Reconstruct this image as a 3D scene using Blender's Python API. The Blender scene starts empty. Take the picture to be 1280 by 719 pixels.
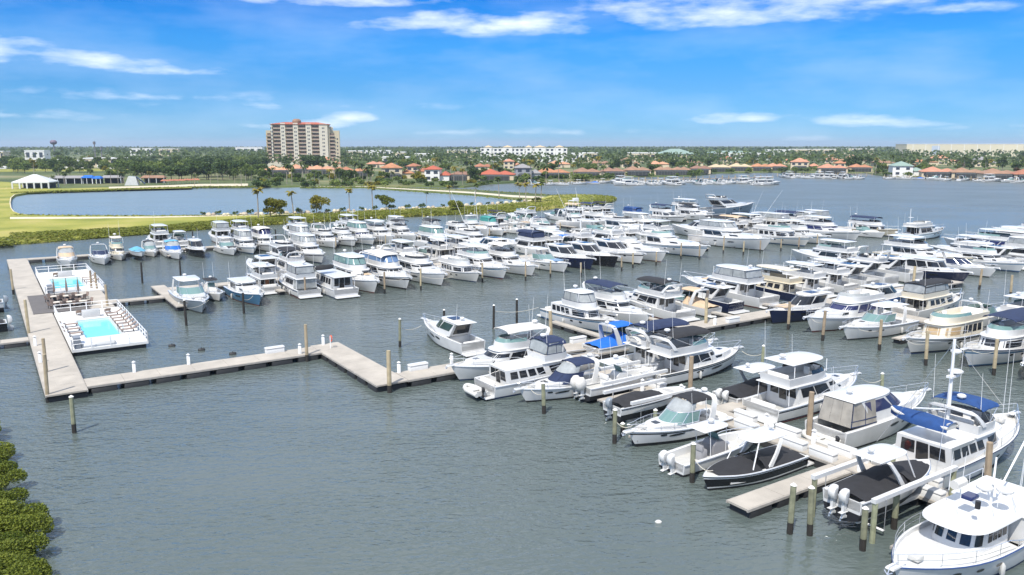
import bpy, math, random
from math import sin, cos, pi, atan2, radians, sqrt, hypot
random.seed(7)
SC = bpy.context.scene
COL = SC.collection

# ---------------------------------------------------------------- camera
CAMH = 22.0
PITCH = math.atan(178.5/1000.0)
cam_d = bpy.data.cameras.new("camera"); cam = bpy.data.objects.new("camera", cam_d); COL.objects.link(cam)
cam.location = (0, 0, CAMH); cam.rotation_euler = (pi/2-PITCH, 0, 0)
cam_d.sensor_width = 36.0; cam_d.lens = 36.0*1000/1280; cam_d.clip_start = 0.5; cam_d.clip_end = 30000
SC.camera = cam

# ---------------------------------------------------------------- sun, sky, exposure
SUN_EL, SUN_AZ = radians(56), radians(204)      # azimuth from +Y, clockwise: behind the viewer, to the west
sd = bpy.data.lights.new("sun", 'SUN'); sd.energy = 4.1; sd.angle = radians(0.5); sd.color = (1, .95, .87)
sun = bpy.data.objects.new("sun", sd); COL.objects.link(sun)
sun.rotation_euler = (pi/2-SUN_EL, 0, pi-SUN_AZ)
SC.view_settings.view_transform = 'Standard'; SC.view_settings.look = 'None'
SC.view_settings.exposure = 0.42; SC.view_settings.gamma = 1.0

world = bpy.data.worlds.new("World"); SC.world = world; world.use_nodes = True
TINT = [(0, (.105, .235, .47)), (.068, (.08, .228, .44)), (.118, (.053, .248, .485)), (.168, (.018, .212, .485)), (.36, (.30, .46, .60)), (1, (.46, .56, .66))]
def build_world():
    nt = world.node_tree; N = nt.nodes; K = nt.links
    for n in list(N): N.remove(n)
    out = N.new('ShaderNodeOutputWorld'); bg = N.new('ShaderNodeBackground'); K.new(bg.outputs[0], out.inputs[0])
    sky = N.new('ShaderNodeTexSky'); sky.sky_type = 'NISHITA'; sky.sun_disc = False
    sky.sun_elevation = SUN_EL; sky.sun_rotation = SUN_AZ; sky.altitude = 50
    sky.air_density = 1.0; sky.dust_density = 0.0; sky.ozone_density = 3.0
    hsv = N.new('ShaderNodeHueSaturation'); hsv.inputs['Saturation'].default_value = 1.0
    K.new(sky.outputs[0], hsv.inputs['Color'])
    tc = N.new('ShaderNodeTexCoord')
    def m(op, a, b=None, clamp=False):
        n = N.new('ShaderNodeMath'); n.operation = op; n.use_clamp = clamp
        for i, v in enumerate((a, b)):
            if v is None: continue
            if isinstance(v, (int, float)): n.inputs[i].default_value = v
            else: K.new(v, n.inputs[i])
        return n.outputs[0]
    sep = N.new('ShaderNodeSeparateXYZ'); K.new(tc.outputs['Generated'], sep.inputs[0])
    az = m('ARCTAN2', sep.outputs[0], sep.outputs[1]); el = m('ARCSINE', sep.outputs[2])
    # the clear sky's own blue, by height above the horizon
    rp = N.new('ShaderNodeValToRGB'); E = rp.color_ramp.elements; E[0].position = 0; E[1].position = 1
    K.new(m('MULTIPLY', el, 1.0), rp.inputs[0])
    E[0].color = (*TINT[0][1], 1); E[1].color = (*TINT[-1][1], 1)
    for ps, c in TINT[1:-1]: e_ = E.new(ps); e_.color = (*c, 1)
    tm = N.new('ShaderNodeVectorMath'); tm.operation = 'MULTIPLY'; K.new(hsv.outputs[0], tm.inputs[0]); K.new(rp.outputs[0], tm.inputs[1])
    tm2 = N.new('ShaderNodeVectorMath'); tm2.operation = 'SCALE'; tm2.inputs['Scale'].default_value = 2.0; K.new(tm.outputs[0], tm2.inputs[0])
    cmb = N.new('ShaderNodeCombineXYZ'); K.new(m('MULTIPLY', az, 9.0), cmb.inputs[0]); K.new(m('MULTIPLY', el, 34.0), cmb.inputs[1])
    def noise(vec, scale, detail, rough=.55):
        n = N.new('ShaderNodeTexNoise'); n.inputs['Scale'].default_value = scale; n.inputs['Detail'].default_value = detail
        n.inputs['Roughness'].default_value = rough; K.new(vec, n.inputs['Vector']); return n.outputs[0]
    n1 = noise(cmb.outputs[0], 1.6, 8); n2 = noise(cmb.outputs[0], 0.55, 5)
    clouds = [  # azimuth, elevation, half width, half height, strength
        (-.57, .094, .10, .018, 1.0), (-.47, .089, .075, .013, .95), (-.39, .081, .06, .008, .6), (-.60, .108, .05, .016, .95),
        (-.22, .168, .13, .016, 1.1), (-.03, .139, .155, .018, 1.05), (.02, .142, .055, .012, .5),
        (.26, .150, .19, .026, .85), (.36, .158, .17, .021, .75), (.18, .17, .10, .012, .5), (.50, .139, .05, .009, .5), (.58, .152, .08, .015, .55),
        (.27, .029, .068, .009, .75), (.41, .025, .06, .009, .9), (.46, .022, .055, .006, .55), (.52, .019, .05, .006, .45),
        (-.245, .023, .07, .008, .85), (-.198, .031, .032, .009, 1.0), (-.42, .052, .17, .008, .35), (-.28, .045, .20, .007, .28),
        (.33, .006, .05, .005, .5), (.0, .015, .2, .006, .3), (.62, .012, .1, .006, .4), (-.55,.03,.12,.008,.25)]
    tot = None
    for a, e, wa, we, st in clouds:
        dx = m('MULTIPLY', m('SUBTRACT', az, a), 1/wa); dy = m('MULTIPLY', m('SUBTRACT', el, e), 1/we)
        # flat-based: the lower half falls off faster
        dyb = m('MAXIMUM', m('MULTIPLY', dy, -1.7), dy)
        r = m('SQRT', m('ADD', m('MULTIPLY', dx, dx), m('MULTIPLY', dyb, dyb)))
        v = m('MULTIPLY', m('SUBTRACT', 1.25, r), st)
        tot = v if tot is None else m('MAXIMUM', tot, v)
    t = m('ADD', tot, m('MULTIPLY', m('SUBTRACT', n1, .5), 3.6))
    mask = m('MULTIPLY', m('SUBTRACT', t, .05), .62, True)
    gate = m('MULTIPLY', m('ADD', tot, 0.15), 2.2, True)
    mask = m('MULTIPLY', m('MULTIPLY', mask, gate), .9)
    # thin cirrus veil low down, broken cloud deck added out of view overhead to brighten the water's reflections
    veil = m('MULTIPLY', m('MULTIPLY', m('SUBTRACT', n2, .42), 1.5, True), .35)
    hz = N.new('ShaderNodeMapRange'); hz.inputs[1].default_value = .18; hz.inputs[2].default_value = .30; K.new(el, hz.inputs[0])
    cmb2 = N.new('ShaderNodeVectorMath'); cmb2.operation = 'MULTIPLY'; cmb2.inputs[1].default_value = (3.0, 3.0, 5.0); K.new(tc.outputs['Generated'], cmb2.inputs[0])
    n3 = noise(cmb2.outputs[0], 1.1, 6)
    deck = m('MULTIPLY', m('MULTIPLY', m('SUBTRACT', n3, .30), 3.2, True), m('MULTIPLY', hz.outputs[0], .92))
    mask = m('MAXIMUM', m('MAXIMUM', mask, veil), deck)
    mix = N.new('ShaderNodeMix'); mix.data_type = 'RGBA'; K.new(mask, mix.inputs[0]); K.new(tm2.outputs[0], mix.inputs[6])
    mix.inputs[7].default_value = (8.6, 9.2, 10.2, 1)
    K.new(mix.outputs[2], bg.inputs[0]); bg.inputs[1].default_value = 0.106
build_world()

# ---------------------------------------------------------------- where a ground point of the site is
def G(x, y, z=0.0):
    dx = (x-640)/1000.0; dy = (y-359.5)/1000.0
    d = (dx, cos(PITCH)-dy*sin(PITCH), -sin(PITCH)-dy*cos(PITCH))
    t = (z-CAMH)/d[2]
    return d[0]*t, d[1]*t
TH = radians(33.5)
CT, SN = cos(TH), sin(TH)
def W(s, t): return s*CT-t*SN, s*SN+t*CT          # pier grid -> world
def ST(x, y, z=0.0):
    X, Y = G(x, y, z); return X*CT+Y*SN, -X*SN+Y*CT

# ---------------------------------------------------------------- materials
MATS = {}
def mat(name, col, rough=.5, metal=0.0, var=0.0, vscale=2.0, bump=0.0, bscale=20.0, spec=.5, rand=0.0, col2=None, trans=0.0):
    if name in MATS: return MATS[name]
    m = bpy.data.materials.new(name); m.use_nodes = True; nt = m.node_tree; N = nt.nodes; K = nt.links
    p = N['Principled BSDF']; p.inputs['Base Color'].default_value = (*col, 1); p.inputs['Roughness'].default_value = rough
    p.inputs['Metallic'].default_value = metal; p.inputs['Specular IOR Level'].default_value = spec
    if trans: p.inputs['Transmission Weight'].default_value = trans
    last = None
    if var or bump:
        tc = N.new('ShaderNodeTexCoord')
    if var:
        n = N.new('ShaderNodeTexNoise'); n.inputs['Scale'].default_value = vscale; n.inputs['Detail'].default_value = 6; K.new(tc.outputs['Object'], n.inputs['Vector'])
        r = N.new('ShaderNodeValToRGB'); r.color_ramp.elements[0].position = .3; r.color_ramp.elements[1].position = .7
        c2 = col2 or tuple(c*(1-var) for c in col)
        r.color_ramp.elements[0].color = (*c2, 1); r.color_ramp.elements[1].color = (*col, 1)
        K.new(n.outputs[0], r.inputs[0]); last = r.outputs[0]
    if rand:
        oi = N.new('ShaderNodeObjectInfo'); h = N.new('ShaderNodeHueSaturation')
        mr = N.new('ShaderNodeMapRange'); mr.inputs[3].default_value = 1-rand; mr.inputs[4].default_value = 1+rand; K.new(oi.outputs['Random'], mr.inputs[0])
        K.new(mr.outputs[0], h.inputs['Value'])
        mr2 = N.new('ShaderNodeMapRange'); mr2.inputs[3].default_value = .5-rand*.07; mr2.inputs[4].default_value = .5+rand*.05; K.new(oi.outputs['Random'], mr2.inputs[0]); K.new(mr2.outputs[0], h.inputs['Hue'])
        if last: K.new(last, h.inputs['Color'])
        else: h.inputs['Color'].default_value = (*col, 1)
        last = h.outputs[0]
    if last: K.new(last, p.inputs['Base Color'])
    if bump:
        n = N.new('ShaderNodeTexNoise'); n.inputs['Scale'].default_value = bscale; n.inputs['Detail'].default_value = 4; K.new(tc.outputs['Object'], n.inputs['Vector'])
        b = N.new('ShaderNodeBump'); b.inputs['Strength'].default_value = bump; b.inputs['Distance'].default_value = .05
        K.new(n.outputs[0], b.inputs['Height']); K.new(b.outputs[0], p.inputs['Normal'])
    MATS[name] = m
    return m
WHITE = mat('gelcoat_white', (.65, .65, .64), .22, var=.13, vscale=.8)
WHITE2 = mat('gelcoat_warm', (.58, .57, .54), .25, var=.07, vscale=1.2)
CREAM = mat('gelcoat_cream', (.66, .59, .45), .28, var=.08, vscale=1.0)
ICE = mat('gelcoat_ice', (.62, .72, .76), .22, var=.05)
NONSKID = mat('nonskid_deck', (.50, .495, .47), .65, var=.12, vscale=3)
TAN = mat('tan_cushion', (.55, .42, .28), .8, var=.15)
TEAK = mat('teak_deck', (.30, .18, .10), .6, var=.3, vscale=6)
NAVY = mat('hull_navy', (.012, .018, .05), .12)
BLACKH = mat('hull_black', (.012, .012, .016), .12)
GRAYH = mat('hull_gray', (.20, .24, .27), .2)
BLUEH = mat('hull_blue', (.06, .16, .27), .18)
RED = mat('antifoul_red', (.12, .03, .03), .6)
ANTI = mat('antifoul_black', (.015, .016, .02), .6)
ANTIB = mat('antifoul_blue', (.02, .04, .10), .6)
GLASS = mat('glass_dark', (.012, .014, .018), .06, spec=.7)
GLASSB = mat('glass_blue', (.02, .025, .09), .06, spec=.7)
GLASST = mat('glass_teal', (.14, .24, .23), .08, spec=.7)
VINYL = mat('clear_vinyl', (.36, .38, .38), .12, var=.35, vscale=1.4, spec=.6)
VINYLT = mat('tan_vinyl', (.50, .36, .20), .25, var=.25, vscale=1.2)
CNAVY = mat('canvas_navy', (.018, .032, .085), .85, var=.3, vscale=2, bump=.4, bscale=3)
CBLUE = mat('canvas_blue', (.01, .14, .55), .8, var=.25, vscale=2, bump=.4, bscale=3)
CSKY = mat('canvas_light_blue', (.12, .38, .55), .8, var=.2)
CTEAL = mat('canvas_teal', (.05, .27, .25), .8, var=.2)
CBLACK = mat('canvas_black', (.022, .022, .025), .8, var=.3, vscale=2, bump=.5, bscale=2.5)
CTAN = mat('canvas_tan', (.56, .42, .28), .85, var=.15, bump=.4, bscale=3)
CWHITE = mat('canvas_white', (.64, .62, .58), .8, var=.08, bump=.4, bscale=3)
CROYAL = mat('sail_cover_blue', (.012, .06, .21), .8, var=.25, bump=.5, bscale=3)
STEEL = mat('stainless', (.72, .73, .75), .25, metal=.8)
ALU = mat('white_pipe', (.78, .78, .78), .35)
DARK = mat('black_plastic', (.02, .02, .022), .5)
SEAT = mat('vinyl_seat', (.72, .70, .66), .5, var=.08)
SOLAR = mat('solar_panel', (.02, .03, .07), .15, var=.2, vscale=5)
MOTOR_G = mat('motor_gray', (.25, .28, .31), .3)
RUBBER = mat('rubber_gray', (.45, .46, .47), .6)
ORANGE = mat('orange_buoy', (.75, .10, .03), .5)
WOODR = mat('varnished_door', (.26, .10, .04), .4, var=.3)

# ---------------------------------------------------------------- mesh helper
class MB:
    def __init__(s): s.v = []; s.f = []; s.m = []
    def add(s, vs, fs, mi=0):
        o = len(s.v); s.v += [tuple(v) for v in vs]
        for f in fs: s.f.append(tuple(o+i for i in f)); s.m.append(mi)
    def box(s, x0, x1, y0, y1, z0, z1, mi=0, taper=0.0):
        tx = (x1-x0)*taper/2; ty = (y1-y0)*taper/2
        s.add([(x0, y0, z0), (x1, y0, z0), (x1, y1, z0), (x0, y1, z0), (x0+tx, y0+ty, z1), (x1-tx, y0+ty, z1), (x1-tx, y1-ty, z1), (x0+tx, y1-ty, z1)],
              [(0, 3, 2, 1), (4, 5, 6, 7), (0, 1, 5, 4), (1, 2, 6, 5), (2, 3, 7, 6), (3, 0, 4, 7)], mi)
    def rbox(s, x0, x1, y0, y1, z0, z1, r, mi=0):
        # box with chamfered top and upright edges
        def ring(z, i):
            a = [(x0+i+r, y0+i), (x1-i-r, y0+i), (x1-i, y0+i+r), (x1-i, y1-i-r), (x1-i-r, y1-i), (x0+i+r, y1-i), (x0+i, y1-i-r), (x0+i, y0+i+r)]
            return [(p[0], p[1], z) for p in a]
        s.loft([ring(z0, 0), ring(z1-r, 0), ring(z1, r*.7)], mi, True)
    def loft(s, rings, mi=0, cap=True, closed=True):
        n = len(rings[0]); vs = [p for r in rings for p in r]; fs = []
        for k in range(len(rings)-1):
            for i in range(n if closed else n-1):
                j = (i+1) % n
                fs.append((k*n+i, k*n+j, (k+1)*n+j, (k+1)*n+i))
        if cap and closed:
            fs.append(tuple(reversed(range(n)))); fs.append(tuple((len(rings)-1)*n+i for i in range(n)))
        s.add(vs, fs, mi)
    def tube(s, pts, r, n=5, mi=0, r2=None):
        rings = []; L = len(pts)
        for i, p in enumerate(pts):
            a = pts[max(0, i-1)]; b = pts[min(L-1, i+1)]
            d = [b[k]-a[k] for k in range(3)]; l = sqrt(sum(c*c for c in d)) or 1; d = [c/l for c in d]
            u = (0, 0, 1) if abs(d[2]) < .9 else (1, 0, 0)
            e = (d[1]*u[2]-d[2]*u[1], d[2]*u[0]-d[0]*u[2], d[0]*u[1]-d[1]*u[0]); l = sqrt(sum(c*c for c in e)); e = [c/l for c in e]
            g = (d[1]*e[2]-d[2]*e[1], d[2]*e[0]-d[0]*e[2], d[0]*e[1]-d[1]*e[0])
            rr = r if r2 is None else r+(r2-r)*i/(L-1)
            rings.append([tuple(p[k]+rr*(cos(2*pi*j/n)*e[k]+sin(2*pi*j/n)*g[k]) for k in range(3)) for j in range(n)])
        s.loft(rings, mi)
    def bar(s, pts, w, h, mi=0):
        # flat section swept in x-z planes: w along x, h along y
        rings = [[(p[0]-w/2, p[1]-h/2, p[2]), (p[0]+w/2, p[1]-h/2, p[2]), (p[0]+w/2, p[1]+h/2, p[2]), (p[0]-w/2, p[1]+h/2, p[2])] for p in pts]
        s.loft(rings, mi)
    def grid(s, rows, mi=0):
        n = len(rows[0]); vs = [p for r in rows for p in r]
        s.add(vs, [(k*n+i, k*n+i+1, (k+1)*n+i+1, (k+1)*n+i) for k in range(len(rows)-1) for i in range(n-1)], mi)
    def cyl(s, x, y, z0, z1, r, n=10, mi=0, r1=None):
        r1 = r if r1 is None else r1
        s.loft([[(x+r*cos(2*pi*i/n), y+r*sin(2*pi*i/n), z0) for i in range(n)], [(x+r1*cos(2*pi*i/n), y+r1*sin(2*pi*i/n), z1) for i in range(n)]], mi)
    def ball(s, x, y, z, rx, ry, rz, mi=0, n=8, m=5):
        rings = [[(x+rx*sin(pi*k/m)*cos(2*pi*i/n), y+ry*sin(pi*k/m)*sin(2*pi*i/n), z-rz*cos(pi*k/m)) for i in range(n)] for k in range(1, m)]
        s.loft(rings, mi)
    def build(s, name, mats, parent=None, smooth=38):
        me = bpy.data.meshes.new(name); me.from_pydata(s.v, [], s.f)
        for m in (mats if isinstance(mats, (list, tuple)) else [mats]): me.materials.append(m)
        if len(me.materials) > 1: me.polygons.foreach_set('material_index', s.m)
        if smooth:
            me.polygons.foreach_set('use_smooth', [True]*len(me.polygons)); me.set_sharp_from_angle(angle=radians(smooth))
        me.update()
        o = bpy.data.objects.new(name, me); COL.objects.link(o)
        if parent: o.parent = parent
        return o
def tag(o, label=None, cat=None, group=None, kind=None):
    if label: o['label'] = label
    if cat: o['category'] = cat
    if group: o['group'] = group
    if kind: o['kind'] = kind
    return o
def thing(name, label, cat, loc=(0, 0, 0), rz=0.0, group=None):
    o = bpy.data.objects.new(name, None); COL.objects.link(o); o.empty_display_size = .3
    o.location = loc; o.rotation_euler = (0, 0, rz)
    return tag(o, label, cat, group)
def dup(root, loc, rz=None, label=None, group=None, scale=None):
    r = root.copy(); COL.objects.link(r); r.location = loc
    if rz is not None: r.rotation_euler = (0, 0, rz)
    if scale is not None: r.scale = (scale,)*3 if isinstance(scale, (int, float)) else scale
    if label: r['label'] = label
    if group: r['group'] = group
    for ch in list(root.children):
        c = ch.copy(); COL.objects.link(c); c.parent = r
        for g in list(ch.children):
            d = g.copy(); COL.objects.link(d); d.parent = c
    return r

# ================================================================ boat building kit
# every boat: x forward, y to port, z up, waterline at z = 0, origin amidships
class Hull:
    def __init__(s, L, B, F, Fs, um=.42, pw=2.3, rake=.13, sheer=1.7, flare=.75):
        s.L, s.B, s.F, s.Fs, s.um, s.pw, s.rake, s.she, s.fl = L, B, F, Fs, um, pw, rake, sheer, flare
    def bs(s, u):
        f = max(0, (u-s.um)/(1-s.um)); a = max(0, (s.um-u)/s.um)
        return s.B/2*(1-min(1, f)**s.pw)*(1-.08*a*a)
    def zs(s, u): return s.Fs+(s.F-s.Fs)*max(0, u)**s.she
    def X(s, u): return -s.L/2+s.L*u
    def p(s, u, z, off=0.0):
        zs = s.zs(u); q = min(1, max(0, (z+.6)/(zs+.6))); f = max(0, (u-.35)/.65)
        return (-s.L/2+s.L*u-s.rake*s.L*(1-q)**1.25*u**4, s.bs(u)*q**(.12+s.fl*f**1.6)+off, z)
US = [0, .06, .13, .2, .28, .36, .44, .52, .6, .67, .74, .8, .85, .9, .94, .97, .99, 1.0]
def build_hull(root, H, top=WHITE, stripe=None, bottom=ANTI, rail=None, name='hull'):
    mb = MB(); rings = []
    for u in US:
        zs = H.zs(u)
        zr = [-.6, -.25, 0, .17, .27]+[.27+(zs-.27)*k for k in (.3, .55, .72, .82, .9, 1)]
        rings.append([H.p(u, z) for z in zr])
    nr = len(rings[0])
    for sgn in (1, -1):
        vs = [(x, y*sgn, z) for r in rings for x, y, z in r]; o = len(mb.v); mb.v += vs
        for k in range(len(rings)-1):
            for i in range(nr-1):
                f = (k*nr+i, (k+1)*nr+i, (k+1)*nr+i+1, k*nr+i+1)
                if sgn < 0: f = tuple(reversed(f))
                mb.f.append(tuple(o+j for j in f)); mb.m.append(1 if i < 3 else 2 if i == 3 or i == 7 else 0)
    r0 = rings[0]   # transom
    n0 = nr
    for i in range(n0-1):
        a, b = r0[i], r0[i+1]
        mb.add([(a[0], a[1], a[2]), (a[0], -a[1], a[2]), (b[0], -b[1], b[2]), (b[0], b[1], b[2])], [(0, 1, 2, 3)], 1 if i < 3 else 0)
    h = mb.build(name, [top, bottom, stripe or top], root, 50)
    if rail:
        mb = MB()
        for sgn in (1, -1):
            mb.tube([(x, (y+.015)*sgn, z) for x, y, z in (H.p(u, H.zs(u)*.97) for u in US)], .045, 4)
        mb.build('rub_rail', rail, root)
    return h
def build_deck(root, H, uc=.3, sole=.5, bul=.05, gw=.22, deckm=WHITE2, solem=NONSKID, u0=0.0):
    mb = MB(); st = []
    us = sorted(set([u for u in US]+[uc]))
    for u in us:
        cock = u <= uc
        st.append((u, cock))
        if u == uc: st.append((u, False))
    rows = []; mi = []
    for u, cock in st:
        b = H.bs(u); z = H.zs(u); x = H.X(u); w = min(gw if cock else .12, b*.8)
        zi = sole if cock else z-bul; camber = 0 if cock else .05*b
        # seat the deck edge on the hull's top edge
        half = [(x, b, z), (x, b-w*.5, z+.02), (x, b-w, z-.0), (x, (b-w)*.995, zi), (x, (b-w)*.5, zi+camber*.75), (x, 0, zi+camber)]
        rows.append(half+[(p[0], -p[1], p[2]) for p in reversed(half[:-1])])
    n = len(rows[0])
    for k in range(len(rows)-1):
        for i in range(n-1):
            mm = 1 if (st[k][1] and st[k+1][1] and 3 <= i <= n-5) else (2 if 3 <= i <= n-5 and not st[k][1] else 0)
            mb.add([rows[k][i], rows[k][i+1], rows[k+1][i+1], rows[k+1][i]], [(0, 1, 2, 3)], mm)
    if uc > 0:  # inside of the transom
        x = H.X(0)+.12; b = H.bs(0)-gw*.5
        mb.box(H.X(0)+.0, x, -b, b, sole-.05, H.zs(0)-.03, 0)
    return mb.build('deck', [WHITE, solem, deckm], root, 40)
def outline(x0, x1, w, xm=None, n=2.6, wa=None, k=9, m=5):
    xm = x0+(x1-x0)*.45 if xm is None else xm; wa = w if wa is None else wa
    pts = []
    for i in range(k+1):
        th = pi/2*(1-i/k); pts.append((xm+(x1-xm)*max(0, sin(th))**(2/n), w*max(0, cos(th))**(2/n)))
    for i in range(1, m+1):
        f = i/m; pts.append((xm+(x0-xm)*f, w+(wa-w)*f*f))
    return pts
def inhull(H, pts, z, gap=.12):
    # keep a deckhouse outline inside the hull's skin at height z
    out = []; xm = H.p(1.0, z)[0]-.3
    for x, y in pts:
        u = min(1, max(0, (x+H.L/2)/H.L)); 
        for _ in range(6): u = min(1, max(0, u+(x-H.p(u, z)[0])/H.L))
        out.append((min(x, xm), max(0, min(y, H.p(u, z)[1]-gap)) if y > 0 else 0))
    return out
class Tier:
    def __init__(s, b, z0, t, z1):
        s.b, s.t, s.z0, s.z1 = b, t, z0, z1
        acc = [0.0]
        for i in range(1, len(b)): acc.append(acc[-1]+hypot(b[i][0]-b[i-1][0], b[i][1]-b[i-1][1])+hypot(t[i][0]-t[i-1][0], t[i][1]-t[i-1][1]))
        s.par = [a/acc[-1] for a in acc]
    def _at(s, pts, a):
        a = min(1, abs(a))
        for i in range(1, len(s.par)):
            if a <= s.par[i]+1e-9:
                f = (a-s.par[i-1])/max(1e-9, s.par[i]-s.par[i-1])
                return (pts[i-1][0]+(pts[i][0]-pts[i-1][0])*f, pts[i-1][1]+(pts[i][1]-pts[i-1][1])*f)
        return pts[-1]
    def P(s, a, v):
        p = s._at(s.b, a); q = s._at(s.t, a); sg = -1 if a < 0 else 1
        return (p[0]+(q[0]-p[0])*v, sg*(p[1]+(q[1]-p[1])*v), s.z0+(s.z1-s.z0)*v)
    def N(s, a, v):
        e = .01; p = s.P(a-e, v); q = s.P(a+e, v); t = (q[0]-p[0], q[1]-p[1]); l = hypot(*t) or 1
        return (t[1]/l, -t[0]/l)
    def ring(s, v):
        n = len(s.b); h = [(s.b[i][0]+(s.t[i][0]-s.b[i][0])*v, s.b[i][1]+(s.t[i][1]-s.b[i][1])*v, s.z0+(s.z1-s.z0)*v) for i in range(n)]
        return h+[(x, -y, z) for x, y, z in reversed(h[1:])]
    def walls(s, mb, mi=0, roof=True, crown=.06):
        r0, r1 = s.ring(0), s.ring(1); mb.loft([r0, r1], mi, False)
        if roof: s.cap(mb, r1, crown, mi)
    def cap(s, mb, r, crown=.06, mi=0):
        cx = (min(p[0] for p in r)+max(p[0] for p in r))/2
        r2 = [(cx+(p[0]-cx)*.9, p[1]*.9, p[2]+crown*.8) for p in r]
        r3 = [(cx+(p[0]-cx)*.5, p[1]*.5, p[2]+crown) for p in r]
        mb.loft([r, r2, r3], mi, False); n = len(mb.v)
        mb.f.append(tuple(range(n-len(r), n))); mb.m.append(mi)
    def patch(s, mb, a0, a1, v0, v1, off=.02, mi=0, n=7, skew=0.0):
        # a pane with a thin edge; skew leans its ends
        rows = []
        for v in (v0, (v0+v1)/2, v1):
            row = []
            for i in range(n+1):
                a = a0+(a1-a0)*i/n+skew*(v-(v0+v1)/2)*(1 if a0 > 0 else -1 if a1 < 0 else 0); p = s.P(a, v); q = s.N(a, v); row.append((p[0]+q[0]*off, p[1]+q[1]*off, p[2]+off*.2))
            rows.append(row)
        mb.grid(rows, mi)
    def pane(s, root, m, a0, a1, v0, v1, name='window', off=.02, n=7, skew=0.0, thick=True):
        mb = MB(); s.patch(mb, a0, a1, v0, v1, off, 0, n, skew)
        return mb.build(name, m, root)
    def aft(s, mb, y0, y1, v0, v1, off=.02, mi=0):
        q = []
        for y, v in ((y0, v0), (y1, v0), (y1, v1), (y0, v1)):
            p = s.P(1, v); q.append((p[0]-off, p[1]*y, p[2]))
        mb.add(q, [(0, 1, 2, 3)], mi)
def slab(mb, out, z, th=.1, crown=.08, mi=0):
    h = [(x, y) for x, y in out]; full = h+[(x, -y) for x, y in reversed(h[1:])]
    cx = (min(p[0] for p in full)+max(p[0] for p in full))/2
    def R(k, zz): return [(cx+(x-cx)*k, y*k, zz) for x, y in full]
    mb.loft([R(.96, z), R(1.0, z+th*.4), R(.985, z+th), R(.85, z+th+crown*.6), R(.45, z+th+crown)], mi, True)
def coaming(mb, b, z0, t, z1, th=.1, mi=0):
    def full(h, z, k=0): 
        o = [(x, max(0, y-k), z) if y > k else (x-k*1.0, 0 if y < 1e-6 else y*.6, z) for x, y in h]
        return o+[(x, -y, zz) for x, y, zz in reversed(o[1:])]
    mb.loft([full(b, z0), full(t, z1), full(t, z1, th), full(b, z0+.02, th)], mi, False, True)
def canvas(root, m, x0, x1, w, z, arch=.22, drop=0.0, wf=None, name='bimini_top', th=.05):
    mb = MB(); rows = []; wf = wf or w
    for d in (0, -th):
        rr = []
        for i in range(9):
            f = i/8; x = x0+(x1-x0)*f; ww = w+(wf-w)*f; sag = .05*sin(pi*f*3)**2
            rr.append([(x, ww*cos(pi*j/8), z+arch*sin(pi*j/8)**.7+.25*arch*sin(pi*f)-sag*.6+d-drop*(abs(cos(pi*j/8))**6)) for j in range(9)])
        rows.append(rr)
    mb.grid(rows[0]); mb.grid(rows[1])
    for e in (0, 8):
        mb.grid([rows[0][e], rows[1][e]]); mb.grid([[r[e] for r in rows[0]], [r[e] for r in rows[1]]])
    return mb.build(name, m, root, 60)
def poles(root, pts, r=.025, m=STEEL, name='canopy_frame'):
    by = {}
    for a, b in pts: by.setdefault(tuple(round(c, 2) for c in a), []).append((a, b))
    for v in by.values():
        mb = MB()
        for a, b in v: mb.tube([a, b], r, 4)
        mb.build(name, m, root)
def bow_rail(root, H, u0=.5, u1=.99, h=.62, m=STEEL, lod=0):
    mb = MB(); us = [u0+(u1-u0)*i/9 for i in range(10)]
    top = {}
    for sg in (1, -1):
        a = [(H.X(u)+(.12 if u > .95 else 0), sg*max(.12, H.bs(u)-.08), H.zs(u)+h*min(1, .25+(u-u0)/(u1-u0)*3)) for u in us]; top[sg] = a
        mb.tube(a, .022 if lod == 0 else .03, 4)
        if lod == 0: mb.tube([(p[0], p[1], p[2]-h*.45) for p in a[2:]], .014, 3)
        for i in range(1, 10, 2 if lod == 0 else 3): mb.tube([(H.X(us[i]), a[i][1], H.zs(us[i])-.02), a[i]], .018, 4)
    mb.tube([top[1][-1], (top[1][-1][0]+.15, 0, top[1][-1][2]), top[-1][-1]], .022, 4)
    return mb.build('bow_rail', m, root)
def hatches(root, H, spots, m=NONSKID):
    for u, y, sx, sy in spots:
        mb = MB(); z = H.zs(u); mb.rbox(H.X(u)-sx, H.X(u)+sx, y-sy, y+sy, z-.06, z+.17, .03); mb.build('hatch', m, root)
def swim(root, H, d=.9, z=.28, m=WHITE, teak=None):
    mb = MB(); b = H.bs(0)*.93; mb.rbox(H.X(0)-d, H.X(0)+.05, -b, b, z-.14, z, .05)
    o = mb.build('swim_platform', m, root)
    if teak: mb = MB(); mb.box(H.X(0)-d+.08, H.X(0)-.02, -b+.1, b-.1, z-.01, z+.015); mb.build('platform_pad', teak, o)
def pulpit(root, H, m=WHITE):
    mb = MB(); x = H.X(1); z = H.zs(1); mb.box(x-.7, x+.45, -.22, .22, z-.03, z+.06, 0, .1); o = mb.build('bow_pulpit', m, root)
    mb = MB(); mb.tube([(x-.2, 0, z+.1), (x+.4, 0, z+.08), (x+.55, 0, z-.22)], .035, 5); mb.tube([(x+.5, -.2, z-.1), (x+.55, 0, z-.26), (x+.5, .2, z-.1)], .04, 5); mb.build('anchor', STEEL, root)
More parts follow.
